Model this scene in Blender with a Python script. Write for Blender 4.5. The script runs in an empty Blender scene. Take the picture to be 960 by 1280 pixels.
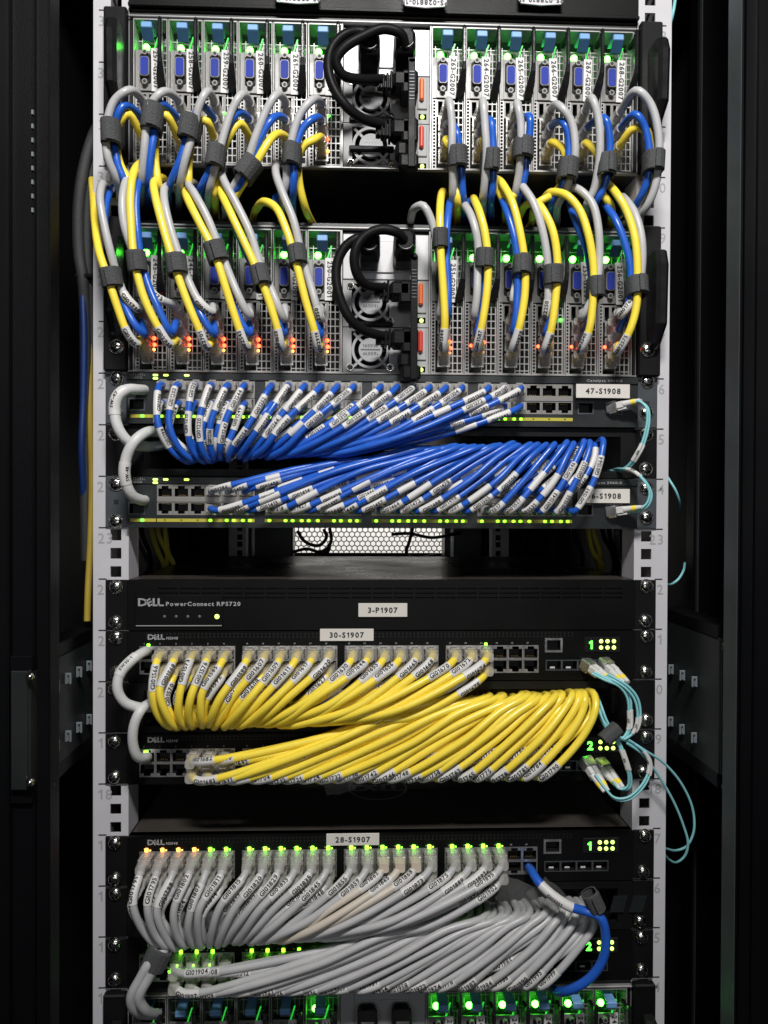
import bpy, bmesh, math, random
from mathutils import Vector, Matrix
random.seed(7)
S = bpy.context.scene
COL = S.collection
R = math.radians

# ------------------------------------------------------------------ camera
F_PX, CX, CZ, CD, YAW, PIT, ROL = 946.99, -0.02523, 0.06504, 0.66331, 0.0371697, -0.0093621, 0.0040196
cam_d = bpy.data.cameras.new('camera'); cam = bpy.data.objects.new('camera', cam_d); COL.objects.link(cam)
_fw = Vector((math.sin(YAW) * math.cos(PIT), math.cos(YAW) * math.cos(PIT), math.sin(PIT)))
_r = _fw.cross(Vector((0, 0, 1))).normalized(); _u = _r.cross(_fw)
_r, _u = _r * math.cos(ROL) + _u * math.sin(ROL), _u * math.cos(ROL) - _r * math.sin(ROL)
CAM = Vector((CX, -CD, CZ))
cam.matrix_world = Matrix(((_r.x, _u.x, -_fw.x, CAM.x), (_r.y, _u.y, -_fw.y, CAM.y), (_r.z, _u.z, -_fw.z, CAM.z), (0, 0, 0, 1)))
cam_d.sensor_fit = 'VERTICAL'; cam_d.sensor_height = 24; cam_d.lens = F_PX / 1280 * 24
cam_d.clip_start = 0.01; cam_d.clip_end = 50
S.camera = cam

# ------------------------------------------------------------------ light
world = bpy.data.worlds.new('World'); S.world = world; world.use_nodes = True
world.node_tree.nodes['Background'].inputs[0].default_value = (0.55, 0.58, 0.65, 1)
world.node_tree.nodes['Background'].inputs[1].default_value = 0.004
def area(name, loc, target, sx, sy, power, color=(1, 1, 1)):
    d = bpy.data.lights.new(name, 'AREA'); d.shape = 'RECTANGLE'; d.size = sx; d.size_y = sy
    d.energy = power; d.color = color
    o = bpy.data.objects.new(name, d); COL.objects.link(o); o.location = loc
    o.rotation_euler = (Vector(target) - Vector(loc)).to_track_quat('-Z', 'Y').to_euler()
    return o
area('aisle_ceiling_lamp', (0.03, -0.84, 0.86), (0, 0, -0.10), 0.30, 0.10, 15, (1.0, 0.98, 0.95))
area('added_front_fill', (0.0, -1.7, 0.18), (0, 0, -0.12), 0.7, 0.35, 2.9, (0.95, 0.97, 1.0))  # soft front fill added to lift the shade; no fixture stands there
area('rear_aisle_lamp', (0, 1.2, 0.7), (0, 1.6, 0.0), 0.8, 0.3, 20, (1.0, 0.97, 0.93))
S.view_settings.view_transform = 'Standard'; S.view_settings.look = 'None'
S.view_settings.gamma = 1; S.view_settings.exposure = 0.0
S.view_settings.use_curve_mapping = False
S.cycles.max_bounces = 8; S.cycles.transparent_max_bounces = 16
S.cycles.sample_clamp_indirect = 3

# ------------------------------------------------------------------ helpers
U = 0.04445
def ZU(k): return (k - 22) * U
def P(px, py, y=0.0):
    d = _fw * F_PX + _r * (px - 480) + _u * (640 - py)
    return CAM + d * ((y - CAM.y) / d.y)
def XW(px, py, y=0.0): return P(px, py, y).x
def ZW(py, y=0.0, px=480): return P(px, py, y).z

def mat(name, color, rough=0.5, metal=0.0, noise=0.0, scale=60, bump=0.0, bscale=400, emit=None, strength=0.0, spec=0.5, rvar=0.0, coat=0.0):
    m = bpy.data.materials.new(name); m.use_nodes = True
    nt = m.node_tree; b = nt.nodes['Principled BSDF']
    b.inputs['Base Color'].default_value = (*color, 1); b.inputs['Roughness'].default_value = rough
    b.inputs['Metallic'].default_value = metal; b.inputs['Specular IOR Level'].default_value = spec
    b.inputs['Coat Weight'].default_value = coat
    if emit:
        b.inputs['Emission Color'].default_value = (*emit, 1); b.inputs['Emission Strength'].default_value = strength
    if noise or rvar or bump:
        tc = nt.nodes.new('ShaderNodeTexCoord')
    if noise or rvar:
        n = nt.nodes.new('ShaderNodeTexNoise'); n.inputs['Scale'].default_value = scale; n.inputs['Detail'].default_value = 5
        nt.links.new(tc.outputs['Object'], n.inputs['Vector'])
        if noise:
            mx = nt.nodes.new('ShaderNodeMix'); mx.data_type = 'RGBA'
            mx.inputs[6].default_value = (*[c * (1 - noise) for c in color], 1)
            mx.inputs[7].default_value = (*[min(1, c * (1 + noise)) for c in color], 1)
            nt.links.new(n.outputs['Fac'], mx.inputs[0]); nt.links.new(mx.outputs[2], b.inputs['Base Color'])
        if rvar:
            mr = nt.nodes.new('ShaderNodeMapRange'); mr.inputs[1].default_value = .3; mr.inputs[2].default_value = .7
            mr.inputs[3].default_value = max(0, rough - rvar); mr.inputs[4].default_value = min(1, rough + rvar)
            nt.links.new(n.outputs['Fac'], mr.inputs[0]); nt.links.new(mr.outputs[0], b.inputs['Roughness'])
    if bump:
        n2 = nt.nodes.new('ShaderNodeTexNoise'); n2.inputs['Scale'].default_value = bscale; n2.inputs['Detail'].default_value = 3
        nt.links.new(tc.outputs['Object'], n2.inputs['Vector'])
        bp = nt.nodes.new('ShaderNodeBump'); bp.inputs['Strength'].default_value = bump; bp.inputs['Distance'].default_value = 0.001
        nt.links.new(n2.outputs['Fac'], bp.inputs['Height']); nt.links.new(bp.outputs[0], b.inputs['Normal'])
    return m
def clear_mat(name, tint, body, rough=0.12, fac=0.45):
    m = bpy.data.materials.new(name); m.use_nodes = True; nt = m.node_tree
    b = nt.nodes['Principled BSDF']; b.inputs['Base Color'].default_value = (*body, 1); b.inputs['Roughness'].default_value = rough
    t = nt.nodes.new('ShaderNodeBsdfTransparent'); t.inputs[0].default_value = (*tint, 1)
    mx = nt.nodes.new('ShaderNodeMixShader'); mx.inputs[0].default_value = fac
    tc = nt.nodes.new('ShaderNodeTexCoord'); n = nt.nodes.new('ShaderNodeTexNoise'); n.inputs['Scale'].default_value = 350
    nt.links.new(tc.outputs['Object'], n.inputs['Vector'])
    bp = nt.nodes.new('ShaderNodeBump'); bp.inputs['Strength'].default_value = .5; bp.inputs['Distance'].default_value = .001
    nt.links.new(n.outputs['Fac'], bp.inputs['Height']); nt.links.new(bp.outputs[0], b.inputs['Normal'])
    nt.links.new(t.outputs[0], mx.inputs[1]); nt.links.new(b.outputs[0], mx.inputs[2])
    nt.links.new(mx.outputs[0], nt.nodes['Material Output'].inputs['Surface'])
    return m

M = dict(
    rail=mat('painted_grey_steel', (.56, .55, .58), .42, 0, .06, 40, .1, 900, rvar=.08),
    black=mat('black_powder_coat', (.006, .006, .0065), .46, 0, .25, 30, .2, 1500, rvar=.08, spec=.18),
    gloss=mat('black_gloss_plastic', (.012, .012, .013), .26, 0, .2, 40, .08, 600, rvar=.06),
    satin=mat('satin_black_sheet', (.0042, .0044, .0043), .42, 0, .3, 14, .1, 900, rvar=.1, spec=.16),
    dark=mat('dark_void_paint', (.004, .004, .005), .6),
    charcoal=mat('charcoal_metal', (.0125, .0155, .017), .4, 0, .2, 40, .15, 1200, rvar=.08),
    ear=mat('slate_grey_metal', (.075, .085, .095), .4, .3, .2, 60, .15, 900),
    steel=mat('bare_steel', (.58, .57, .56), .32, .85, .12, 120, .1, 700, rvar=.1),
    grille=mat('nickel_grille', (.34, .335, .33), .42, .35, .1, 90, rvar=.08),
    chrome=mat('zinc_screw', (.66, .65, .62), .2, 1.0, .15, 300, .2, 900, rvar=.1),
    white=mat('white_sheet_metal', (.46, .46, .47), .38, .15, .05, 30, .05, 600, rvar=.08),
    label=mat('white_label', (.66, .65, .64), .45, 0, .04, 200),
    tag=mat('ivory_tape', (.66, .63, .59), .5, 0, .05, 120),
    ink=mat('black_ink', (.012, .012, .014), .6),
    number=mat('rail_number_print', (.34, .34, .35), .5),
    port=mat('port_frame_metal', (.27, .26, .245), .4, .3, .1, 200),
    plate=mat('sled_plate_metal', (.21, .205, .20), .42, .2, .1, 90, rvar=.08),
    clipdark=mat('deep_blue_latch', (.045, .13, .24), .35, 0, .1, 80),
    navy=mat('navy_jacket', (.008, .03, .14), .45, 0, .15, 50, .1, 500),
    bracket=mat('bracket_steel', (.014, .0165, .017), .45, 0, .3, 12, .15, 1000, rvar=.1),
    yellow_dim=mat('shaded_yellow_jacket', (.46, .33, .045), .45, 0, .12, 50, .1, 500),  # yellow jacket with the shade behind the rail put into its colour
    psu=mat('supply_sheet_metal', (.36, .36, .365), .55, 0, .08, 60, .1, 600, spec=.3),
    tab=mat('punched_tab_metal', (.22, .25, .27), .4, .3, .1, 200),
    braid=mat('charcoal_braid', (.03, .031, .033), .6, 0, .4, 700, .6, 1200),
    catch_plate=mat('green_catch_plate', (.03, .06, .03), .5, 0, .4, 150),
    cover=mat('gloss_black_cover', (.055, .049, .043), .30, 0, .35, 9, rvar=.1),
    print=mat('grey_print', (.30, .30, .30), .5),
    silver=mat('silver_print', (.5, .5, .52), .35, .4),
    blue=mat('blue_jacket', (.019, .108, .53), .30, 0, .15, 50, .08, 500, rvar=.08),
    yellow=mat('yellow_jacket', (.95, .73, .07), .30, 0, .08, 50, .08, 500, rvar=.08),
    grey=mat('grey_jacket', (.47, .47, .478), .36, 0, .1, 50, .1, 500, rvar=.08),
    pale=mat('pale_grey_jacket', (.60, .60, .60), .42, 0, .12, 60, .15, 400, rvar=.08),
    beige=mat('beige_boot', (.62, .53, .44), .45, 0, .08, 50),
    aqua=mat('aqua_jacket', (.25, .60, .64), .4, 0, .08, 60),
    cord=mat('black_rubber', (.008, .008, .0085), .42, 0, .2, 50, .15, 700, rvar=.08, spec=.10),
    velcro=mat('hook_loop_fabric', (.066, .068, .072), .85, 0, .35, 500, .9, 900),
    clear=clear_mat('clear_plastic', (.92, .92, .9), (.75, .72, .68), .13, .36),
    film=clear_mat('thin_clear_film', (.97, .97, .97), (.5, .5, .5), .1, .14),
    gold=mat('gold_contact', (.75, .52, .2), .3, .9),
    vga=mat('blue_connector', (.022, .045, .36), .6, 0, .1, 100, spec=.2),
    clip=mat('blue_latch', (.17, .36, .66), .45, 0, .1, 80),
    orange=mat('orange_latch', (.85, .16, .035), .42, 0, .08, 80),
    red=mat('red_latch', (.68, .06, .03), .42, 0, .08, 80),
    brass=mat('ochre_strip', (.50, .44, .05), .5, 0, .1, 300),
    led_g=mat('green_led', (.1, .6, .1), .4, emit=(.05, 1, .03), strength=9),
    led_hot=mat('bright_green_led', (.3, .9, .3), .4, emit=(.075, 1, .045), strength=19),
    led_y=mat('lime_led', (.4, .6, .1), .4, emit=(.20, 1, .02), strength=6),
    led_w=mat('pale_lime_led', (.6, .7, .4), .4, emit=(.62, 1, .12), strength=2.2),
    led_o=mat('orange_led', (.8, .4, .1), .4, emit=(1, .36, .06), strength=5),
    led_r=mat('red_led', (.8, .1, .05), .4, emit=(1, .07, .02), strength=9),
    led_off=mat('dark_led', (.12, .12, .12), .3),
    post=mat('cabinet_paint', (.0036, .0038, .0046), .40, 0, .3, 6, .2, 1200, rvar=.08, spec=.16),
    wall=mat('rear_wall_paint', (.8, .79, .77), .7, 0, .04, 3),
)

class MB:
    def __init__(s): s.v = []; s.f = []; s.m = []; s.sm = []; s.mats = []
    def mi(s, m):
        m = M[m] if isinstance(m, str) else m
        if m not in s.mats: s.mats.append(m)
        return s.mats.index(m)
    def add(s, vs, fs, m, smooth=False):
        o = len(s.v); k = s.mi(m); s.v += [tuple(v) for v in vs]
        for f in fs: s.f.append([o + i for i in f]); s.m.append(k); s.sm.append(smooth)
        return s
    def box(s, x0, x1, y0, y1, z0, z1, m, c=0.0):
        if x0 > x1: x0, x1 = x1, x0
        if y0 > y1: y0, y1 = y1, y0
        if z0 > z1: z0, z1 = z1, z0
        c = min(c, (x1 - x0) * .45, (y1 - y0) * .45, (z1 - z0) * .45)
        if c <= 0:
            v = [(x, y, z) for x in (x0, x1) for y in (y0, y1) for z in (z0, z1)]
            return s.add(v, [(0, 1, 3, 2), (4, 6, 7, 5), (0, 4, 5, 1), (2, 3, 7, 6), (0, 2, 6, 4), (1, 5, 7, 3)], m)
        v = []; idx = {}
        lo = (x0, y0, z0); hi = (x1, y1, z1)
        for a in (0, 1):
            for b in (0, 1):
                for d in (0, 1):
                    cor = (a, b, d)
                    for ax in range(3):
                        p = []
                        for q in range(3):
                            base = hi[q] if cor[q] else lo[q]
                            if q != ax: base += -c if cor[q] else c
                            p.append(base)
                        idx[(cor, ax)] = len(v); v.append(p)
        fs = []
        for ax in range(3):
            o1, o2 = [q for q in range(3) if q != ax]
            for sgn in (0, 1):
                ring = []
                for (p, q) in ((0, 0), (1, 0), (1, 1), (0, 1)):
                    cor = [0, 0, 0]; cor[ax] = sgn; cor[o1] = p; cor[o2] = q; ring.append(idx[(tuple(cor), ax)])
                fs.append(ring)
        for ax in range(3):
            o1, o2 = [q for q in range(3) if q != ax]
            for p in (0, 1):
                for q in (0, 1):
                    e = []
                    for t in (0, 1):
                        cor = [0, 0, 0]; cor[ax] = t; cor[o1] = p; cor[o2] = q; e.append(tuple(cor))
                    fs.append([idx[(e[0], o1)], idx[(e[1], o1)], idx[(e[1], o2)], idx[(e[0], o2)]])
        for a in (0, 1):
            for b in (0, 1):
                for d in (0, 1): fs.append([idx[((a, b, d), k)] for k in range(3)])
        ctr = Vector(((x0 + x1) / 2, (y0 + y1) / 2, (z0 + z1) / 2)); out = []
        for f in fs:
            a, b, d = (Vector(v[f[0]]), Vector(v[f[1]]), Vector(v[f[2]]))
            n = (b - a).cross(d - a); mid = sum((Vector(v[i]) for i in f), Vector()) / len(f)
            out.append(f if n.dot(mid - ctr) > 0 else f[::-1])
        return s.add(v, out, m)
    def ring_quad(s, rings, m, cap=True, smooth=True):
        n = len(rings[0]); v = [p for r in rings for p in r]; fs = []
        for i in range(len(rings) - 1):
            for k in range(n): fs.append((i * n + k, i * n + (k + 1) % n, (i + 1) * n + (k + 1) % n, (i + 1) * n + k))
        s.add(v, fs, m, smooth)
        if cap: s.add(rings[0], [tuple(range(n))[::-1]], m); s.add(rings[-1], [tuple(range(n))], m)
        return s
    def cyl(s, c, ax, r0, r1, h, m, n=16, smooth=True):
        c = Vector(c); ax = Vector(ax).normalized(); a = ax.orthogonal().normalized(); b = ax.cross(a)
        rg = lambda r, t: [c + ax * t + a * (r * math.cos(2 * math.pi * k / n)) + b * (r * math.sin(2 * math.pi * k / n)) for k in range(n)]
        return s.ring_quad([rg(r0, 0), rg(r1, h)], m, True, smooth)
    def dome(s, c, ax, r, h, m, n=14, k=4):
        c = Vector(c); ax = Vector(ax).normalized(); a = ax.orthogonal().normalized(); b = ax.cross(a); rings = []
        for i in range(k + 1):
            t = i / k * math.pi / 2 * .94
            rr = r * math.cos(t); hh = h * math.sin(t)
            rings.append([c + ax * hh + a * (rr * math.cos(2 * math.pi * q / n)) + b * (rr * math.sin(2 * math.pi * q / n)) for q in range(n)])
        return s.ring_quad(rings, m)
    def torus(s, c, rad, r, m, ax='y', n=32, k=8, a0=0, a1=2 * math.pi):
        c = Vector(c); full = abs(a1 - a0 - 2 * math.pi) < 1e-4; rings = []
        for i in range(n + 1):
            t = a0 + (a1 - a0) * i / n; e = Vector((math.cos(t), 0, math.sin(t)))
            rings.append([c + e * (rad + r * math.cos(2 * math.pi * q / k)) + Vector((0, r * math.sin(2 * math.pi * q / k), 0)) for q in range(k)])
        return s.ring_quad(rings, m, not full)
    def prism(s, poly, y0, y1, m):       # polygon in x,z extruded along y
        n = len(poly); a = sum(poly[i][0] * poly[(i + 1) % n][1] - poly[(i + 1) % n][0] * poly[i][1] for i in range(n))
        if a < 0: poly = poly[::-1]
        v = [(x, y0, z) for x, z in poly] + [(x, y1, z) for x, z in poly]
        fs = [tuple(range(n)), tuple(range(2 * n - 1, n - 1, -1))] + [(i, i + n, (i + 1) % n + n, (i + 1) % n) for i in range(n)]
        return s.add(v, fs, m)
    def holes(s, x0, x1, z0, z1, hs, y0, depth, m, mw=None, back=None, backdepth=None):
        xs = sorted({x0, x1, *[h[0] for h in hs], *[h[1] for h in hs]}); zs = sorted({z0, z1, *[h[2] for h in hs], *[h[3] for h in hs]})
        for i in range(len(xs) - 1):
            for j in range(len(zs) - 1):
                mx, mz = (xs[i] + xs[i + 1]) / 2, (zs[j] + zs[j + 1]) / 2
                if any(h[0] < mx < h[1] and h[2] < mz < h[3] for h in hs): continue
                s.add([(xs[i], y0, zs[j]), (xs[i + 1], y0, zs[j]), (xs[i + 1], y0, zs[j + 1]), (xs[i], y0, zs[j + 1])], [(0, 1, 2, 3)], m)
        for a, b, c, d in hs:
            q = y0 + depth; w = mw or m
            s.add([(a, y0, c), (b, y0, c), (b, y0, d), (a, y0, d), (a, q, c), (b, q, c), (b, q, d), (a, q, d)],
                  [(0, 4, 5, 1), (1, 5, 6, 2), (2, 6, 7, 3), (3, 7, 4, 0)], w)
            if back:
                q = y0 + (backdepth or depth)
                s.add([(a, q, c), (b, q, c), (b, q, d), (a, q, d)], [(0, 1, 2, 3)], back)
        q = y0 + depth
        s.add([(x0, y0, z0), (x1, y0, z0), (x1, y0, z1), (x0, y0, z1), (x0, q, z0), (x1, q, z0), (x1, q, z1), (x0, q, z1)],
              [(1, 5, 4, 0), (2, 6, 5, 1), (3, 7, 6, 2), (0, 4, 7, 3)], m)
        return s
    def text(s, txt, o, ux, uz, h, m, center=True, gap=0.1, wide=1.0, bold=True):
        vs, fs, w = layout(txt, h, gap, wide, bold); o = Vector(o); ux = Vector(ux).normalized(); uz = Vector(uz).normalized()
        off = -w / 2 if center else 0
        return s.add([o + ux * (a + off) + uz * b for a, b in vs], fs, m)
    def mesh(s, name):
        me = bpy.data.meshes.new(name); me.from_pydata(s.v, [], s.f)
        for m in s.mats: me.materials.append(m)
        me.polygons.foreach_set('material_index', s.m); me.polygons.foreach_set('use_smooth', s.sm); me.update()
        return me
    def obj(s, name, parent=None, loc=None, kind=None): return put(name, s.mesh(name), parent, loc, kind)

def put(name, me, parent=None, loc=None, kind=None, rot=None):
    o = bpy.data.objects.new(name, me); COL.objects.link(o)
    if parent is not None: o.parent = parent
    if loc is not None: o.location = loc
    if rot is not None: o.rotation_euler = rot
    if kind: o['kind'] = kind
    return o
def thing(name, label, cat, loc=(0, 0, 0), group=None):
    o = bpy.data.objects.new(name, None); COL.objects.link(o); o.location = loc; o.empty_display_size = .01
    o['label'] = label; o['category'] = cat
    if group: o['group'] = group
    return o
def tag(o, label, cat, group=None):
    o['label'] = label; o['category'] = cat
    if group: o['group'] = group
    return o

# ---- glyphs of the built-in font as flat meshes
GL = {}; GLB = {}
def _glyphs(GL, off):
    chars = [c for c in map(chr, range(33, 127))]; obs = []
    for c in chars:
        cu = bpy.data.curves.new('glyph', 'FONT'); cu.body = c; cu.size = 1; cu.resolution_u = 2; cu.offset = off
        o = bpy.data.objects.new('glyph', cu); COL.objects.link(o); obs.append((c, o, cu))
    bpy.context.view_layer.update(); dg = bpy.context.evaluated_depsgraph_get()
    for c, o, cu in obs:
        e = o.evaluated_get(dg); me = e.to_mesh(); bm = bmesh.new(); bm.from_mesh(me)
        for lv in (.10, .21, .32, .43, .54, .65):
            bmesh.ops.bisect_plane(bm, geom=bm.verts[:] + bm.edges[:] + bm.faces[:], plane_co=(0, lv, 0), plane_no=(0, 1, 0), dist=1e-5)
        bm.to_mesh(me); bm.free()
        vs = [(v.co.x, v.co.y) for v in me.vertices]; fs = [tuple(p.vertices) for p in me.polygons]
        x0 = min((v[0] for v in vs), default=0); x1 = max((v[0] for v in vs), default=.3)
        GL[c] = ([(a - x0, b) for a, b in vs], fs, x1 - x0); e.to_mesh_clear()
    for c, o, cu in obs: bpy.data.objects.remove(o); bpy.data.curves.remove(cu)
_glyphs(GL, 0.004); _glyphs(GLB, 0.030)
for _g, _e in ((GL, 0), (GLB, .02)):
    _q = lambda x0, x1, z0, z1: [(x0, z0), (x1, z0), (x1, z1), (x0, z1)]
    _v = []; _n = 7
    for _i in range(_n): _v += _q(.20 - _e, .31 + _e, .70 * _i / _n, .70 * (_i + 1) / _n)
    _v += [(.20 - _e, .50 - _e), (.20 - _e, .64 + _e), (.04, .56 + _e), (.04, .46 - _e)]
    _g['1'] = (_v, [tuple(range(4 * _i, 4 * _i + 4)) for _i in range(_n)] + [(4 * _n, 4 * _n + 1, 4 * _n + 2, 4 * _n + 3)], .36)
def layout(txt, h, gap=0.1, wide=1.0, bold=True):
    k = h / 0.70; x = 0; vs = []; fs = []
    for c in txt:
        if c == ' ': x += .32 * k * wide; continue
        g = (GLB if bold else GL)[c]; o = len(vs); vs += [(x + a * k * wide, b * k) for a, b in g[0]]; fs += [tuple(o + i for i in f) for f in g[1]]
        x += (g[2] + gap) * k * wide
    return vs, fs, x - gap * k * wide

# ---- paths
def catmull(pts, n=8):
    pts = [Vector(p) for p in pts]; q = [pts[0] * 2 - pts[1]] + pts + [pts[-1] * 2 - pts[-2]]; out = []
    for i in range(1, len(q) - 2):
        p0, p1, p2, p3 = q[i - 1:i + 3]
        t0 = 0; t1 = t0 + max(1e-6, (p1 - p0).length) ** .5; t2 = t1 + max(1e-6, (p2 - p1).length) ** .5; t3 = t2 + max(1e-6, (p3 - p2).length) ** .5
        for k in range(n):
            t = t1 + (t2 - t1) * k / n
            a1 = p0 * ((t1 - t) / (t1 - t0)) + p1 * ((t - t0) / (t1 - t0)); a2 = p1 * ((t2 - t) / (t2 - t1)) + p2 * ((t - t1) / (t2 - t1))
            a3 = p2 * ((t3 - t) / (t3 - t2)) + p3 * ((t - t2) / (t3 - t2))
            b1 = a1 * ((t2 - t) / (t2 - t0)) + a2 * ((t - t0) / (t2 - t0)); b2 = a2 * ((t3 - t) / (t3 - t1)) + a3 * ((t - t1) / (t3 - t1))
            out.append(b1 * ((t2 - t) / (t2 - t1)) + b2 * ((t - t1) / (t2 - t1)))
    out.append(pts[-1]); return out
class Path:
    def __init__(s, pts, n=10, smooth=True):
        s.p = catmull(pts, n) if smooth else [Vector(p) for p in pts]; s.L = [0]
        for a, b in zip(s.p, s.p[1:]): s.L.append(s.L[-1] + (b - a).length)
        s.len = s.L[-1]
    def at(s, d):
        d = max(0, min(s.len, d)); lo, hi = 0, len(s.L) - 1
        while hi - lo > 1:
            m = (lo + hi) // 2
            if s.L[m] <= d: lo = m
            else: hi = m
        t = (d - s.L[lo]) / max(1e-9, s.L[hi] - s.L[lo]); return s.p[lo].lerp(s.p[hi], t)
    def tan(s, d): return (s.at(d + .002) - s.at(d - .002)).normalized()
    def sub(s, a, b, step=.0035):
        n = max(2, int((b - a) / step)); return [s.at(a + (b - a) * i / n) for i in range(n + 1)]
def sweep(mb, pts, r, m, n=10, flat=1.0, up=None):
    rings = []; nrm = None
    for i, p in enumerate(pts):
        t = (pts[min(i + 1, len(pts) - 1)] - pts[max(i - 1, 0)]).normalized()
        if nrm is None: nrm = (up - t * up.dot(t)).normalized() if up is not None else t.orthogonal().normalized()
        nrm = (nrm - t * nrm.dot(t)).normalized(); b = t.cross(nrm)
        rr = r(i / (len(pts) - 1)) if callable(r) else r
        rings.append([p + nrm * (rr * flat * math.cos(2 * math.pi * k / n)) + b * (rr * math.sin(2 * math.pi * k / n)) for k in range(n)])
    mb.ring_quad(rings, m)
def sleeve(path, a, b, r, txt, h=.0024, m='label', parent=None, name='label_sleeve'):
    mb = MB(); sweep(mb, path.sub(a, b, .003), r, m, 12)
    mid = path.at((a + b) / 2); t = path.tan((a + b) / 2)
    if txt:
        fwd = t.x > 0 if abs(t.x) > .35 else t.z > 0
        vs, fs, w = layout(txt, h, .08); k = min(1.0, (b - a) * .92 / w); tw = random.uniform(-.7, .7)
        out = []
        for u, v in vs:
            u = (u - w / 2) * k; v = (v - h / 2)
            d = (a + b) / 2 + (u if fwd else -u); p = path.at(d); tt = path.tan(d); tt = tt if fwd else -tt
            c = (CAM - p).normalized(); nn = (c - tt * c.dot(tt)).normalized(); bb = nn.cross(tt)
            an = v / r + tw; out.append(p + (nn * math.cos(an) + bb * math.sin(an)) * (r + .00012))
        mb.add(out, fs, 'ink')
    return mb.obj(name, parent)
ORD = ('first second third fourth fifth sixth seventh eighth ninth tenth eleventh twelfth thirteenth fourteenth fifteenth sixteenth seventeenth eighteenth '
       'nineteenth twentieth twenty-first twenty-second twenty-third twenty-fourth').split()

# shared meshes -------------------------------------------------------------
def screw_mesh(r=.0052):
    mb = MB(); mb.cyl((0, 0, 0), (0, -1, 0), r * 1.25, r * 1.2, .0008, 'chrome', 18)
    mb.dome((0, -.0008, 0), (0, -1, 0), r, .0026, 'chrome', 18, 5)
    for a in (R(35), R(125)):
        c, s_ = math.cos(a), math.sin(a); l, w = r * .55, r * .13; y0, y1 = -.0031, -.0034
        v = [(c * l - s_ * w, y1, s_ * l + c * w), (c * l + s_ * w, y1, s_ * l - c * w), (-c * l + s_ * w, y1, -s_ * l - c * w), (-c * l - s_ * w, y1, -s_ * l + c * w)]
        mb.add(v, [(0, 1, 2, 3)], 'ink')
    return mb.mesh('screw')
SCREW = screw_mesh(); SCREW_S = screw_mesh(.0026)
def screw(parent, px, py, y, small=False):
    p = P(px, py, y); return put('screw', SCREW_S if small else SCREW, parent, (p.x, y, p.z), rot=(0, random.uniform(0, 3), 0))

def port_mesh(w, h, fr, mframe, notch_up=True, proud=.0004):
    # a socket: thin metal frame, T-shaped opening, deep black inside, contacts
    mb = MB(); x, z = w / 2, h / 2; ow = x - fr; zt = z - fr; nt = zt - .0022; nw = ow * .5
    sg = 1 if notch_up else -1
    hs = [(-ow, ow, min(-zt * sg, nt * sg), max(-zt * sg, nt * sg)), (-nw, nw, min(nt * sg, zt * sg), max(nt * sg, zt * sg))]
    mb.holes(-x, x, -z, z, hs, -proud, .012, mframe, 'dark', 'dark', .011)
    for k in range(4):
        cx = (k - 1.5) * ow * .3; mb.box(cx - .0003, cx + .0003, .003, .009, (-zt + .0006) * sg, (-zt + .0012) * sg, 'gold')
    return mb.mesh('port')
def plug_mesh(up=True, boot=None, L=.011, short=False):
    # clear plug body standing out of the socket along -y, latch tab, tapered collar
    mb = MB(); sg = 1 if up else -1
    mb.box(-.0055, .0055, -L, .004, -.0038, .0038, 'clear', .0007)
    mb.prism([(-.0032, sg * .0042), (.0032, sg * .0042), (.0026, sg * .0054), (-.0026, sg * .0054)], -L * .9, .003, 'clear')
    for k in range(6):
        x = (k - 2.5) * .0013; mb.box(x - .0003, x + .0003, -.004, .003, -.0030 * sg, -.0026 * sg, 'gold')
    rg = lambda w, h, y: [(a * w, y, b * h) for a, b in ((-1, -.6), (-.6, -1), (.6, -1), (1, -.6), (1, .6), (.6, 1), (-.6, 1), (-1, .6))]
    bm = boot or 'clear'
    if not short: mb.ring_quad([rg(.0048, .0038, -L + .001), rg(.0050, .0042, -L - .002), rg(.0044, .0040, -L - .009), rg(.0040, .0039, -L - .012)], bm)
    return mb.mesh('plug')
PLUG = {('short', 1): plug_mesh(True, None, .009, True), ('short', 0): plug_mesh(False, None, .009, True), ('clear', 1): plug_mesh(True), ('clear', 0): plug_mesh(False), ('blue', 1): plug_mesh(True, 'blue', .012), ('blue', 0): plug_mesh(False, 'blue', .012),
        ('beige', 1): plug_mesh(True, 'beige', .012), ('beige', 0): plug_mesh(False, 'beige', .012)}

# ================================================================== cabinet
def struct(name, mb): o = mb.obj(name); o['kind'] = 'structure'; return o
wmb = MB(); wmb.box(-2.2, 2.2, 1.75, 1.8, -1.5, 1.8, 'wall'); struct('wall', wmb)

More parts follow.
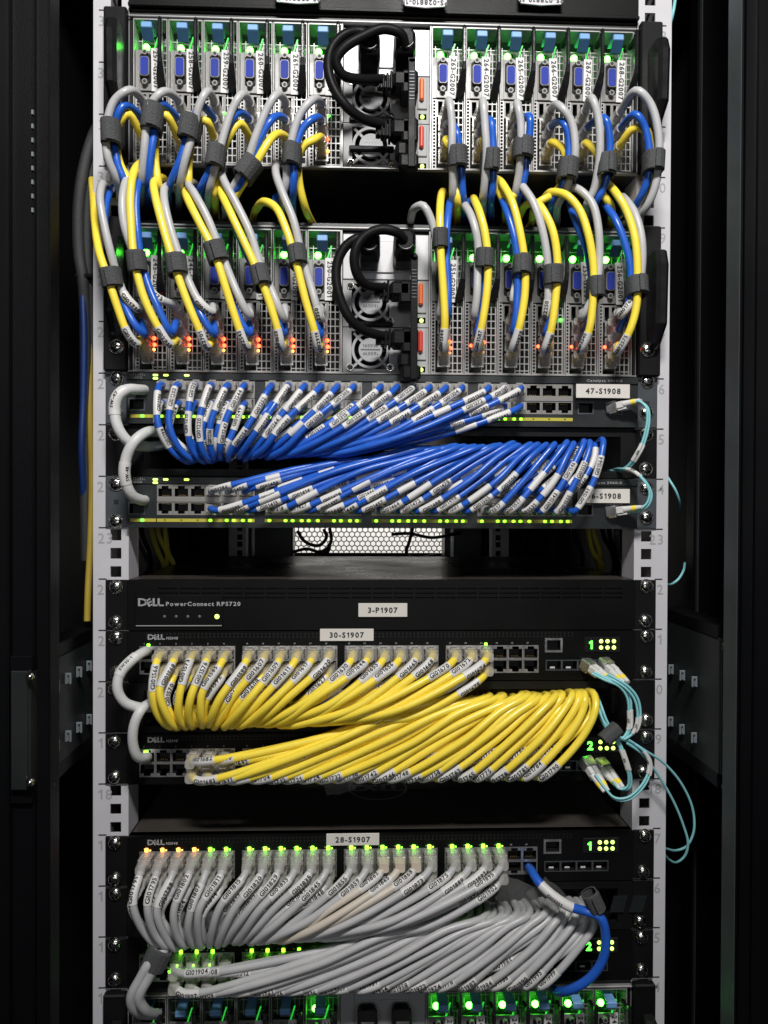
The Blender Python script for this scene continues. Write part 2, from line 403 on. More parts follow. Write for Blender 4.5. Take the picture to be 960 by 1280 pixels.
cab = thing('server_cabinet', 'tall black server cabinet with pale grey rails and perforated rear door', 'cabinet', (0, 0, -.6))
HZ = (6.35, 22.25, 38.1)
def build_rail(sg, y, pr, name, z_lo, z_hi, k_lo, k_hi, num=True):
    mb = MB(); xo, xi = .252, .2216
    hs = []
    for k in range(k_lo, k_hi + 1):
        for h in HZ:
            c = ZU(k) - U + h / 1000; xa = .2326
            hs.append((sg * xa - .0047, sg * xa + .0047, c - .0047, c + .0047))
    x0, x1 = sorted((sg * xo, sg * xi))
    mb.holes(x0, x1, z_lo, z_hi, hs, y, .002, 'rail')
    xa, xb = sorted((sg * xo, sg * (xo - .002))); mb.box(xa, xb, y + .002, y + .06, z_lo, z_hi, 'rail')
    xa, xb = sorted((sg * xi, sg * (xi + .002))); mb.box(xa, xb, y + .002, y + .03, z_lo, z_hi, 'rail')
    o = mb.obj(name, pr)
    o.matrix_parent_inverse = Matrix.Translation((0, 0, .6))
    if num:
        for k in range(12, 36):
            t = MB(); cx = XW(131.5, 640) if sg < 0 else XW(820.5, 640)
            t.text(str(k), (cx, y - .0002, ZU(k) - .0135), (1, 0, 0), (0, 0, 1), .0088, 'number', gap=.16, bold=False)
            t.box(sg * .2405, sg * .2472, y - .0003, y - .0001, ZU(k) - .0005, ZU(k) + .0005, 'ink')
            t.obj('unit_number', o)
    return o
def cpart(mb, name, kind=None):
    o = mb.obj(name, cab, kind=kind); o.matrix_parent_inverse = Matrix.Translation((0, 0, .6)); return o
for sg in (-1, 1):
    build_rail(sg, 0.0, cab, 'mounting_rail', -.62, .62, 9, 35)
    build_rail(sg, 0.70, cab, 'rear_rail', -.62, .62, 9, 35, False)
# side walls, roof and floor pan of the cabinet
for sg in (-1, 1):
    m = MB(); m.box(sg * .335, sg * .345, -.10, 1.0, -.62, .64, 'dark'); cpart(m, 'side_panel')
m = MB(); m.box(-.345, .345, -.1, 1.0, .64, .65, 'post'); cpart(m, 'roof_panel')
m = MB(); m.box(-.345, .345, -.1, 1.0, -.64, -.62, 'post'); cpart(m, 'base_panel')
# front posts with folded ridges
PY = -.085
def post_strips(rows):
    for (pa, pb, y0, mt) in rows:
        m = MB(); xa, xb = XW(pa, 640, y0), XW(pb, 640, y0)
        m.box(xa, xb, y0, max(-.07, y0 + .02), -.62, .64, mt, .0015); cpart(m, 'front_post')
post_strips([(-60, 10, -.10, 'post'), (11.5, 42, -.092, 'post'), (43.5, 62, -.086, 'post')])
post_strips([(868, 900, .075, 'post'), (900, 921, .072, 'post'), (873, 874.2, .070, 'ear'), (922, 923.0, -.091, 'ear'), (924, 928, -.090, 'post'), (929.5, 944, -.095, 'post'), (945.5, 1030, -.10, 'post')])  # slate slivers are painted highlights along the post edges
m = MB()
for k in range(8):
    p = P(40.5, 140 + k * 17.5, -.0925); m.box(p.x - .0007, p.x + .0007, -.0928, -.091, p.z - .0016, p.z + .0016, 'tab')
cpart(m, 'perforation_row', 'stuff')
# side brackets with punched tabs
def bracket(sg):
    X0 = sg * (.264 if sg < 0 else .272)
    ya, yb = (-.098, .06) if sg < 0 else (-.056, .06)
    zt, zb = P(40, 838, ya).z, P(40, 986, ya).z
    if sg > 0: zt, zb = P(900, 792, ya).z - .004, P(900, 968, ya).z
    m = MB(); hs = []
    m.box(X0, X0 + sg * .002, ya, yb, zb, zt, 'bracket', .0005)
    m.box(X0 + sg * .001, X0 + sg * .013, ya - .003, ya, zb, zt, 'bracket', .0006)
    m.box(X0 - sg * .0, X0 + sg * .02, ya + .002, yb, zt - .002, zt + .010, 'post', .0006)
    m.box(X0 - sg * .0, X0 + sg * .02, ya + .002, yb, zb - .012, zb + .001, 'post', .0006)
    o = cpart(m, 'cable_bracket')
    depth = CD
    rows = ((857, 932) if sg < 0 else (852, 922))
    for rz in rows:
        ref = P(72, rz, -.041) if sg < 0 else P(879, rz, -.041)
        # slots sit on the inner face every 25 mm
        dref = ((X0 - CX) * F_PX / (-373 if sg < 0 else 436)) - CD
        zr = P(72 if sg < 0 else 880, rz, dref).z
        for k in range(5):
            y = dref + .0245 * k
            if y > yb - .008: break
            s_ = MB(); x = X0 - sg * .0006
            s_.box(x, x - sg * .0050, y - .0008, y + .0006, zr + .0026, zr + .0046, 'tab', .0003)
            s_.box(x, x - sg * .0016, y - .0008, y + .0006, zr - .0046, zr + .0026, 'tab', .0003)
            s_.box(x - sg * .0033, x - sg * .0050, y - .0008, y + .0006, zr - .0046, zr + .0026, 'tab', .0003)
            s_.box(x - sg * .0020, x - sg * .0030, y - .0012, y - .0002, zr - .0036, zr + .0010, 'tab')
            q = s_.obj('punched_tab', o)
    for (px, py) in (((38, 846), (38, 978)) if sg < 0 else ((907, 808), (907, 983))):
        p = P(px, py, -.094); s_ = put('screw', SCREW_S, o, (XW(px, py, -.1015), -.1015, ZW(py, -.1015, px))) if sg < 0 else put('screw', SCREW_S, o, (XW(px, py, -.059), -.059, ZW(py, -.059, px)))
for sg in (-1, 1): bracket(sg)
# rear door: frame panel and the perforated sheet
def rear_door():
    m = MB(); y = .93
    a, b, c, d = -.19, .20, -.036, .10
    m.holes(-.345, .345, -.62, .64, [(a, b, c, d)], y, .004, 'black'); o = cpart(m, 'rear_door')
    m = MB(); pit = .0112; r = pit / math.sqrt(3); rr = r * .80
    j = 0; z = c
    while z < d + pit:
        x = a + (pit / 2 if j % 2 else 0)
        while x < b + pit:
            v = []
            for k in range(6):
                t = R(30 + 60 * k); v.append((x + r * math.cos(t), y + .001, z + r * math.sin(t)))
            for k in range(6):
                t = R(30 + 60 * k); v.append((x + rr * math.cos(t), y + .001, z + rr * math.sin(t)))
            m.add(v, [(k, (k + 1) % 6, (k + 1) % 6 + 6, k + 6) for k in range(6)], 'ear')
            x += pit
        z += r * 1.5; j += 1
    q = m.obj('perforated_sheet', o, kind='stuff')
rear_door()

# ================================================================== rack devices
def ears(parent, z0, z1, mt='black', y=-.0025, xi=.2216):
    for sg in (-1, 1):
        m = MB(); m.box(sg * xi, sg * .2408, y, -.0004, z0, z1, mt, .0006); m.obj('ear', parent)
def unit(name, label, k, n=1, y0=-.004, depth=.30, mt='cover', face='satin', ear='black', half=.2212, body=True, ears=True):
    z0, z1 = ZU(k - n) + .0005, ZU(k) - .0005
    t = thing(name, label, 'switch' if 'switch' in name else 'rack unit', (0, 0, z0))
    def part(mb, nm, kind=None, par=None):
        o = mb.obj(nm, t, kind=kind); o.matrix_parent_inverse = Matrix.Translation((0, 0, -z0)); return o
    t_inv = Matrix.Translation((0, 0, -z0))
    for sg in ((-1, 1) if ears else ()):
        m = MB(); m.box(sg * (half + .0005), sg * .2408, -.0025, -.0004, z0, z1, ear, .0006)
        if ear == 'ear':
            m.box(sg * .2315 - .002, sg * .2315 + .002, -.0027, -.0024, (z0 + z1) / 2 - .002, (z0 + z1) / 2 + .002, 'ink')
        part(m, 'ear')
    if body:
        m = MB(); m.box(-half, half, .0, depth, z1 - .0012, z1, mt); m.box(-half, half, .0, depth, z0, z0 + .0012, mt)
        m.box(-half, -half + .0012, .0, depth, z0, z1, mt); m.box(half - .0012, half, .0, depth, z0, z1, mt)
        m.box(-half, half, depth - .002, depth, z0, z1, mt); m.box(-half + .002, half - .002, .013, .014, z0 + .002, z1 - .002, 'dark')
        part(m, 'casing')
    return t, part, z0, z1
def fixp(o, t): o.parent = t; o.matrix_parent_inverse = Matrix.Translation((0, 0, -t.location.z)); return o
def scr(t, pts, y=-.0026):
    for px, py in pts:
        p = P(px, py, y); fixp(put('screw', SCREW, None, (p.x, y, p.z), rot=(0, random.uniform(0, 3), 0)), t)
def tape(t, txt, px0, py0, px1, py1, y, h=.0046, tilt=0.0):
    a, b = P(px0, py0, y), P(px1, py1, y); m = MB()
    w, hh = b.x - a.x, a.z - b.z
    m.box(-w / 2, w / 2, -.0007, .0003, -hh / 2, hh / 2, 'tag', .0002)
    m.text(txt, (0, -.0009, -h / 2), (1, 0, 0), (0, 0, 1), h, 'ink', gap=.14)
    o = m.obj('name_tag', None, ((a.x + b.x) / 2, y, (a.z + b.z) / 2)); o.rotation_euler = (0, tilt, 0); return fixp(o, t)
def maker(mb, x, y, z, h, m, ux=(1, 0, 0), uz=(0, 0, 1)):
    ux, uz = Vector(ux), Vector(uz); o = Vector((x, y, z))
    for ch, cx, rot in (('D', .42, 0), ('E', 1.30, R(30)), ('L', 2.16, 0), ('L', 2.82, 0)):
        a = ux * math.cos(rot) + uz * math.sin(rot); b = uz * math.cos(rot) - ux * math.sin(rot)
        mb.text(ch, o + ux * (cx * h) + uz * (h * .5) - b * (h * .5), a, b, h * (1 if not rot else .92), m, wide=1.25)
LEDM = {}
def led(t, kind, x, y, z, w=.0011, h=.0009, shape='box', name='port_led'):
    key = (kind, w, h, shape)
    if key not in LEDM:
        m = MB()
        if shape == 'box': m.box(-w, w, -.0008, .0004, -h, h, kind, .0006)
        else: m.dome((0, 0, 0), (0, -1, 0), w, w * .8, kind, 12, 4)
        LEDM[key] = m.mesh(name)
    return fixp(put(name, LEDM[key], None, (x, y, z)), t)
DELL_PORT = {1: port_mesh(.0136, .0120, .0010, 'steel', True), 0: port_mesh(.0136, .0120, .0010, 'steel', False)}
EX_PORT = {1: port_mesh(.0137, .0112, .0011, 'port', True), 0: port_mesh(.0137, .0112, .0011, 'port', False)}
def make_ports(t, xs, rows, y0, meshes):
    for r, z in enumerate(rows):
        for x in xs: fixp(put('port', meshes[1 - r], None, (x, y0, z)), t)

# ---- black-faced 48-port switches
D_X0, D_P, D_G = XW(184.4, 880, -.004), .01366, .0883
DX = [D_X0 + D_G * (c // 6) + D_P * (c % 6) for c in range(24)]
def dell_switch(k, label, tagtxt=None, tagpos=None, digit='1', orange=0, lit=True, screws=()):
    t, part, z0, z1 = unit('network_switch', label, k, 1, -.004)
    y0 = -.004; zr = (ZU(k) - .0192, ZU(k) - .0314)
    hs = [(DX[6 * g] - .0069, DX[6 * g + 5] + .0069, zr[1] - .0061, zr[0] + .0061) for g in range(4)]
    cons = (XW(681, 806, y0), XW(703, 806, y0)); cz = (ZU(k) - .0195, ZU(k) - .0070)
    sf = (XW(682, 830, y0), XW(762, 830, y0)); sz = (ZU(k) - .0355, ZU(k) - .0262)
    m = MB(); m.holes(-.2212, .2212, z0, z1, hs + [(cons[0] + .001, cons[1] - .001, cz[0] + .001, cz[1] - .001), (sf[0], sf[1], sz[0], sz[1])], y0, .010, 'satin', 'dark', 'dark', .0135)
    for j in range(2):
        for c in range(110):
            x = -.205 + c * .0034; z = z1 - .0022 - j * .0026
            m.add([(x + .0008 * math.cos(q * math.pi / 3), y0 - .00015, z + .0008 * math.sin(q * math.pi / 3)) for q in range(6)], [tuple(range(6))], 'dark')
    # printed numerals above the sockets
    for c in range(24): m.text(str(2 * c + 1), (DX[c] - .003, y0 - .0002, zr[0] + .0074), (1, 0, 0), (0, 0, 1), .0013, 'print')
    f = part(m, 'faceplate')
    make_ports(t, DX, zr, y0, DELL_PORT)
    m = MB(); m.holes(cons[0], cons[1], cz[0], cz[1], [(cons[0] + .0018, cons[1] - .0018, cz[0] + .0018, cz[1] - .0018)], y0 - .0006, .01, 'steel', 'dark', 'dark', .009); part(m, 'console_port')
    w = (sf[1] - sf[0]) / 4
    for q in range(4):
        a = sf[0] + q * w; m = MB(); m.holes(a, a + w, sz[0], sz[1], [(a + .0008, a + w - .0008, sz[0] + .0008, sz[1] - .0008)], y0 - .0005, .012, 'ear', 'dark', 'dark', .011)
        m.box(a + w * .35, a + w * .65, y0 + .004, y0 + .0045, sz[0] + .0010, sz[0] + .0024, 'label'); part(m, 'fibre_cage')
    # maker's mark
    m = MB(); lx = XW(186, 800, y0); lz = z1 - .0068; h = .0043
    maker(m, lx, y0 - .0003, lz, h, 'silver')
    m.text('N2048', (lx + .0200, y0 - .0003, lz), (1, 0, 0), (0, 0, 1), .0022, 'silver'); part(m, 'maker_mark')
    # status window
    xa = XW(736, 806, y0); m = MB(); m.box(xa - .004, XW(772, 806, y0) + .002, y0 - .0008, y0, ZU(k) - .0195, ZU(k) - .0060, 'gloss', .0004); part(m, 'status_window')
    m = MB(); m.text(digit, (xa + .0015, y0 - .0011, ZU(k) - .0165), (1, 0, 0), (0, 0, 1), .0072, 'led_g'); part(m, 'display_digit')
    for i in range(3):
        for j in range(2): led(t, 'led_w', XW(751 + 8 * i, 806, y0), y0 - .0008, ZU(k) - .0098 - j * .0056, .0018, .0018, 'dome', 'status_led')
    if tagtxt: tape(t, tagtxt, *tagpos, y0 - .0012)
    scr(t, screws)
    return t, zr, y0
swI, zrI, yI = dell_switch(21, 'black 48-port switch tagged 30-S1907 with yellow cables below the 3-P1907 unit', '30-S1907', (400, 786, 467, 801),
                           screws=[(145, 797), (145, 841), (808, 795), (807, 840)])
swK, zrK, yK = dell_switch(19, 'untagged black 48-port switch feeding the lower yellow cable bundle', digit='2', screws=[(143, 927), (143, 972), (808, 921), (804, 965)])
swM, zrM, yM = dell_switch(17, 'black 48-port switch tagged 28-S1907 with grey cables', '28-S1907', (408, 1042, 474, 1056), screws=[(143, 1054), (143, 1099), (806, 1045), (804, 1090)])
swO, zrO, yO = dell_switch(15, 'lowest black 48-port switch, above the bottom blade chassis', digit='2', screws=[(143, 1181), (143, 1225), (802, 1172), (802, 1213)])
for c in range(24):
    k = 'led_o' if c < 4 else 'led_y'
    if c < 22:
        led(swM, k, DX[c] - .0005, yM - .0008, zrM[0] + .0076, .0016, .0018); led(swM, k, DX[c] + .0026, yM - .0008, zrM[0] + .0073, .0008, .0007)
        if c > 3: led(swM, 'led_y', DX[c] - .0055, yM - .0008, zrM[1] - .0050, .0009, .0009)
    if c < 12 and c != 5 or c in (14, 18): led(swO, 'led_y', DX[c] + .0018, yO - .0008, zrO[0] + .0076, .0015, .0018); led(swO, 'led_y', DX[c] + .0020, yO - .0155, zrO[0] + .0048, .0008, .0010)
    if c in (0, 1, 2, 3, 4, 5, 7, 8, 9, 10): led(swO, 'led_y', DX[c] + .0056, yO - .0012, zrO[1] + .003, .0011, .0014)
    if c in (0, 20): led(swI, 'led_y', DX[c] + .001, yI - .0008, zrI[0] + .0073, .0014, .0011)
    if c == 0: led(swK, 'led_y', DX[c] - .001, yK - .0008, zrK[0] + .003, .002, .002)
# oval mark pressed into the cover of the 28-S1907 switch
d_ = (_fw * F_PX + _r * (472 - 480) + _u * (640 - 985)); q_ = CAM + d_ * ((ZU(17) - .0005 - CAM.z) / d_.z)
m = MB(); zt = ZU(17) - .0002
def ringtop(rx, ry, w, n=40):
    v = []
    for k in range(n):
        t = 2 * math.pi * k / n; v += [(q_.x + rx * math.cos(t), q_.y + ry * math.sin(t), zt), (q_.x + (rx - w) * math.cos(t), q_.y + (ry - w) * math.sin(t), zt)]
    m.add(v, [(2 * k, (2 * k + 2) % (2 * n), (2 * k + 3) % (2 * n), 2 * k + 1) for k in range(n)], 'silver')
ringtop(.030, .032, .0022)
maker(m, q_.x - .0235, q_.y - .0080, zt + .0001, .0155, 'silver', (1, 0, 0), (0, 1, 0))
fixp(m.obj('cover_mark'), swM)

# ---- redundant supply unit with vent slots
t, part, z0, z1 = unit('power_unit', 'black rack unit tagged 3-P1907 under the open gap, one green light', 22, 1, -.004)
y0 = -.004; hs = []
for j in range(3):
    for c in range(22): hs.append((-.195 + c * .0185, -.195 + c * .0185 + .0165, z1 - .008 - j * .004, z1 - .0068 - j * .004))
m = MB(); m.holes(-.2212, .2212, z0, z1, hs, y0, .006, 'satin', 'dark', 'dark', .006); part(m, 'faceplate')
m = MB(); a, b = P(169, 744, y0), P(279, 783, y0); m.box(a.x, b.x, y0 - .0012, y0, b.z, a.z, 'satin', .0005); m.box(a.x + .001, b.x - .001, y0 - .0015, y0 - .0011, b.z + .0005, b.z + .0013, 'print')
p = P(175, 757, y0); h = .0064
maker(m, p.x, y0 - .0016, p.z, h, 'silver')
p = P(208, 757, y0); m.text('PowerConnect RPS720', (p.x, y0 - .0016, p.z), (1, 0, 0), (0, 0, 1), .0034, 'silver', center=False, gap=.13, wide=1.12)
part(m, 'logo_plate')
for i in range(4):
    p = P(206 + 14.6 * i, 770.5, y0); led(t, 'led_off', p.x, y0 - .0012, p.z, .0014, .0014, 'dome', 'status_led')
p = P(271.5, 770.5, y0); led(t, 'led_w', p.x, y0 - .0012, p.z, .0021, .0021, 'dome', 'power_led')
tape(t, '3-P1907', 448, 754, 509, 771, y0 - .0012); scr(t, [(145, 734), (144, 778), (808, 733), (807, 776)])

# ---- cable pass-through panels (open slot for the bundles)
def pass_panel(k, label, screws, ear='black'):
    t, part, z0, z1 = unit('cable_panel', label, k, 1, body=False, ear=ear)
    t['category'] = 'panel'
    m = MB(); m.holes(-.2212, .2212, z0, z1, [(-.208, .208, z0 + .006, z1 - .007)], -.003, .02, 'black'); part(m, 'slotted_plate'); scr(t, screws); return t
pass_panel(25, 'black slotted panel between the two blue-cabled switches', [(145, 542), (808, 543), (807, 586)])
pass_panel(20, 'black slotted panel between the two yellow-cabled switches', [(143, 861), (808, 900)])
pn = pass_panel(16, 'black slotted panel between the two grey-cabled switches', [(144, 1117), (800, 1152)])
for i in range(2):
    m = MB(); a = P(762 + 24 * i, 1140, -.004); b = P(784 + 24 * i, 1120, -.004)
    m.prism([(a.x, a.z), (a.x + .012, a.z), (b.x, b.z), (b.x - .012, b.z)], -.0048, -.003, 'charcoal'); fixp(m.obj('finger_slot'), pn)

# ---- slate switches
E_X0, E_P, E_G = XW(206.5, 620, -.008), .01385, .0919
EX = [E_X0 + E_G * (c // 6) + E_P * (c % 6) for c in range(24)]
def slate_switch(k, label, tagtxt, tagpos, lit, scr_pts):
    t, part, z0, z1 = unit('network_switch', label, k, 1, -.008, ear='ear', mt='charcoal')
    y0 = -.008; zr = (ZU(k) - .0128, ZU(k) - .0276)
    hs = [(EX[6 * g] - .0069, EX[6 * g + 5] + .0069, zr[1] - .0057, zr[0] + .0057) for g in range(4)]
    mg = XW(171, 510, y0); sf = XW(732, 510, y0); lc = XW(768, 510, y0)
    hs += [(mg - .006, mg + .006, zr[1] - .0045, zr[1] + .0045), (sf - .0065, sf + .0065, zr[1] - .0045, zr[1] + .0045), (lc - .0065, lc + .0065, zr[1] - .0045, zr[1] + .0045)]
    m = MB(); m.holes(-.2212, .2212, z0, z1, hs, y0, .012, 'charcoal', 'dark', 'dark', .0125); part(m, 'faceplate')
    m = MB(); m.box(-.2212, .2212, y0 - .0015, y0 - .0002, z1 - .0062, z1, 'charcoal', .0005)
    p = XW(172, 466, y0)
    m.text('CISCO', (p, y0 - .0018, z1 - .0055), (1, 0, 0), (0, 0, 1), .0019, 'print')
    for q in range(9): m.box(p - .006 + q * .0015, p - .0056 + q * .0015, y0 - .0018, y0 - .0014, z1 - .0030, z1 - .0030 + (.0010, .0017, .0024, .0017, .0010, .0017, .0024, .0017, .0010)[q], 'print')
    m.text('Catalyst 2960-S', (XW(755, 470, y0), y0 - .0018, z1 - .0042), (1, 0, 0), (0, 0, 1), .0019, 'print', wide=1.5); part(m, 'top_strip')
    make_ports(t, EX, zr, y0, EX_PORT)
    for g in range(4):
        m = MB(); m.box(EX[6 * g] - .0069, EX[6 * g + 5] + .0069, y0 - .0012, y0 + .004, zr[1] + .0055, zr[0] - .0055, 'port', .0003); part(m, 'port_divider')
    zs = ZU(k) - .0377
    for a, b in [(XW(163, 655, y0), XW(195, 655, y0))] + [(EX[6 * g] - .0069, EX[6 * g + 5] + .0069) for g in range(4)]:
        m = MB(); m.box(a, b, y0 - .0006, y0 + .0002, zs - .0014, zs + .0014, 'brass')
        if b - a > .03:
            for q in range(6):
                x = a + .0069 + q * E_P; m.prism([(x - .001, zs + .0006), (x + .001, zs + .0006), (x, zs - .0008)], y0 - .0008, y0 - .0005, 'ink')
        part(m, 'legend_strip')
    for c in lit:
        led(t, 'led_y', EX[c] - .0030, y0 - .0006, zs, .0013, .0010)
        if (c * 7) % 3: led(t, 'led_y', EX[c] + .0030, y0 - .0006, zs, .0013, .0010)
    led(t, 'led_g', XW(178, 655, y0), y0 - .0006, zs, .0013, .001)
    for px, dz, w in ((195, -.0012, .0022), (195, -.0040, .0022), (208, -.0012, .0022), (234, -.0012, .0022)): led(t, 'led_w', XW(px, 466, y0), y0 - .0016, z1 + dz - .0012, w, .0009, name='status_led')
    for x, nm in ((sf, 'fibre_cage'), (lc, 'fibre_cage'), (mg, 'management_port')):
        m = MB(); m.holes(x - .0072, x + .0072, zr[1] - .0055, zr[1] + .0055, [(x - .006, x + .006, zr[1] - .0042, zr[1] + .0042)], y0 - .0005, .011, 'ear', 'dark', 'dark', .0105); part(m, nm)
    tape(t, tagtxt, *tagpos, y0 - .010 if k == 26 else y0 - .004, h=.0046); scr(t, scr_pts)
    return t, zr, y0
swE, zrE, yE = slate_switch(26, 'slate grey switch tagged 47-S1908 with blue cables, right under a blade chassis', '47-S1908', (720, 480, 787, 498),
                            range(0, 21), [(146, 473), (145, 518), (809, 477), (808, 516)])
swF, zrF, yF = slate_switch(24, 'slate grey switch tagged 96-S1908 whose first three port columns are empty', '96-S1908', (722, 611, 787, 629),
                            range(3, 24), [(145, 605), (145, 652), (808, 610), (808, 647)])

# ---- server with pull tabs cut by the top of the frame
t, part, z0, z1 = unit('storage_server', 'black server at the very top with three pale pull tags', 35, 2, -.012, depth=.5, ears=False)
t['category'] = 'server'
m = MB(); m.box(-.2212, .2212, -.004, 0, z0 + .001, z1, 'satin', .001); m.box(-.2212, .2212, -.006, 0, z0 + .001, z0 + .004, 'satin', .0005); part(m, 'faceplate')
for px, pz, w in ((372, 4, 28), (531, 9, 27), (676, 6, 28)):
    a = P(px, pz, -.012); ww = w * .00069; m = MB()
    poly = [(a.x - ww, a.z + .03), (a.x - ww, a.z + .003), (a.x - ww * .9, a.z + .0005), (a.x, a.z - .0008), (a.x + ww * .9, a.z + .0005), (a.x + ww, a.z + .003), (a.x + ww, a.z + .03)]
    m.prism(poly, -.0128, -.0115, 'rail'); m.text('PS-028810-15', (a.x, -.0131, a.z + .0056), (-1, 0, 0), (0, 0, -1), .0042, 'ink', gap=.12); part(m, 'pull_tag')

# ================================================================== blade chassis
CY = .008; SL_L = XW(166.2, 120, -.003); SL_R = XW(539.6, 120, -.003); SPR = (XW(792.8, 120, -.003) - SL_R) / 6; SP = .0299
SH = .1235; mm = .001
def sled_meshes():
    d = {}
    W = 29.2 * mm
    m = MB()                                      # open tray: thin bright edges, dark inside
    for x in (0, W - .0009): m.box(x, x + .0009, -.0045, .05, 0, SH, 'grille', .0002)
    m.box(.0009, W - .0009, -.0045, .05, 0, .0010, 'grille'); m.box(.0009, W - .0009, -.0045, .05, SH - .0010, SH, 'grille')
    m.box(.0009, W - .0009, .046, .05, .001, SH - .001, 'dark'); m.box(.0012, W - .0012, .014, .015, .085, SH - .001, 'catch_plate'); d['housing'] = m.mesh('housing')  # green plate in the recess, added to catch the status light's glow
    m = MB(); x1 = W - .0012
    for x, lo, hi in ((.0014, .001, .063), (.0042, .001, .063), (.0158, .001, .063), (.0200, .001, .104), (.0241, .001, .104), (x1, .001, .104)): m.box(x - .00045, x + .00045, 0, .0009, lo, hi, 'grille')
    z = .0040
    while z < .104:
        m.box(.0158 if z < .063 else .0222, x1, .0001, .0008, z - .00045, z + .00045, 'grille'); z += .0062
    z = .0025
    while z < .063: m.box(.0014, .0042, .0001, .0008, z - .0005, z + .0005, 'grille'); z += .0030
    for x in (.0045, .0150, .0200, .0241): m.box(x - .0003, x + .0003, .0085, .0091, .098, .114, 'grille')
    m.box(.001, x1, .0086, .0090, .1010, .1017, 'grille'); m.box(.001, x1, .0086, .0090, .1115, .1121, 'grille')
    d['grille'] = m.mesh('grille')
    m = MB(); m.box(.0042, .0222, -.0006, .0008, .0640, .0990, 'plate', .0003); m.box(.0012, .0042, -.0003, .0008, .0640, .0990, 'plate')
    d['connector_plate'] = m.mesh('connector_plate')
    m = MB()                                      # 15-pin socket standing upright
    def stad(w, h, ch): return [(w, -h + ch), (w, h - ch), (w - ch, h), (-w + ch, h), (-w, h - ch), (-w, -h + ch), (-w + ch, -h), (w - ch, -h)]
    m.prism(stad(.0046, .0125, .0012), -.0018, -.0006, 'black')
    m.prism(stad(.0038, .0082, .0015), -.0052, -.0018, 'plate'); m.prism(stad(.0033, .0076, .0014), -.0056, -.0050, 'vga')
    for c in range(3):
        for r in range(5): m.box(-.0022 + c * .0018, -.0015 + c * .0018, -.00575, -.0055, -.0060 + r * .0027 + (c % 2) * .0009, -.0053 + r * .0027 + (c % 2) * .0009, 'ink')
    d['video_port'] = m.mesh('video_port')
    m = MB(); m.cyl((0, 0, 0), (0, -1, 0), .0026, .0026, .0042, 'plate', 6, False); m.cyl((0, -.0042, 0), (0, -1, 0), .0014, .0013, .0002, 'ink', 10); d['jack_nut'] = m.mesh('jack_nut')
    for nm, k in (('on', 'led_hot'), ('off', 'led_off')):
        m = MB(); m.dome((0, 0, 0), (0, -1, 0), .0031, .0034, k, 14, 4); d['status_led_' + nm] = m.mesh('status_led')
    m = MB(); w = .0046
    m.box(-w, w, -.0125, -.0095, .1110, .1165, 'clip', .0008); m.box(-w * .9, w * .9, -.0100, .006, .1140, .1163, 'clip', .0004)
    m.ring_quad([[(-w, -.0122, .1112), (w, -.0122, .1112), (w, -.0097, .1112), (-w, -.0097, .1112)], [(-w, -.0045, .1045), (w, -.0045, .1045), (w, -.0025, .1045), (-w, -.0025, .1045)]], 'clipdark', True, False)
    d['release_clip'] = m.mesh('release_clip')
    m = MB(); lv = [(.0250, .1115), (.0262, .1130), (.0278, .1130), (.0288, .1115), (.0288, .077), (.0280, .070), (.0250, .0635), (.0232, .0640), (.0225, .0665), (.0240, .073), (.0248, .082)]
    rr = []
    for (z, x0_, x1_, ya, yb) in ((.0630, .0215, .0265, -.004, -.001), (.0660, .0212, .0285, -.009, -.001), (.0720, .0222, .0288, -.0145, -.008), (.0790, .0240, .0284, -.0190, -.0135), (.0850, .0246, .0280, -.0205, -.0155), (.1130, .0246, .0280, -.0205, -.0155), (.1165, .0250, .0276, -.0195, -.0160)):
        rr.append([(x0_, yb, z), (x0_, ya + .001, z), (x0_ + .001, ya, z), (x1_ - .001, ya, z), (x1_, ya + .001, z), (x1_, yb, z)])
    m.ring_quad(rr, 'gloss', True, False)
    m.box(.0249, .0277, -.0160, -.0010, .1090, .1125, 'black', .0005); d['lever'] = m.mesh('lever')
    m = MB(); m.add([(.0160, -.001, .098), (.0172, -.001, .098), (.0212, -.001, .111), (.0200, -.001, .111), (.0160, .0005, .098), (.0172, .0005, .098), (.0212, .0005, .111), (.0200, .0005, .111)],
                    [(0, 1, 2, 3), (7, 6, 5, 4), (0, 4, 5, 1), (1, 5, 6, 2), (2, 6, 7, 3), (3, 7, 4, 0)], mat('light_pipe', (.05, .5, .08), .3, emit=(.05, 1, .08), strength=.5)); d['light_pipe'] = m.mesh('light_pipe')
    m = MB(); m.holes(.0045, .0185, .0475, .0625, [(.0060, .0100, .0490, .0610), (.0125, .0165, .0490, .0610)], -.0004, .010, 'plate', 'dark', 'dark', .0095); d['usb_block'] = m.mesh('usb_block')
    m = MB(); m.holes(-.0055, .0055, -.0062, .0062, [(-.0042, .0042, -.0048, .0048)], -.0008, .010, 'steel', 'dark', 'dark', .0095); d['network_port'] = m.mesh('network_port')
    return d
SM = sled_meshes()
PORT_Z = (.0415, .0275, .0128); PORT_X = .0120
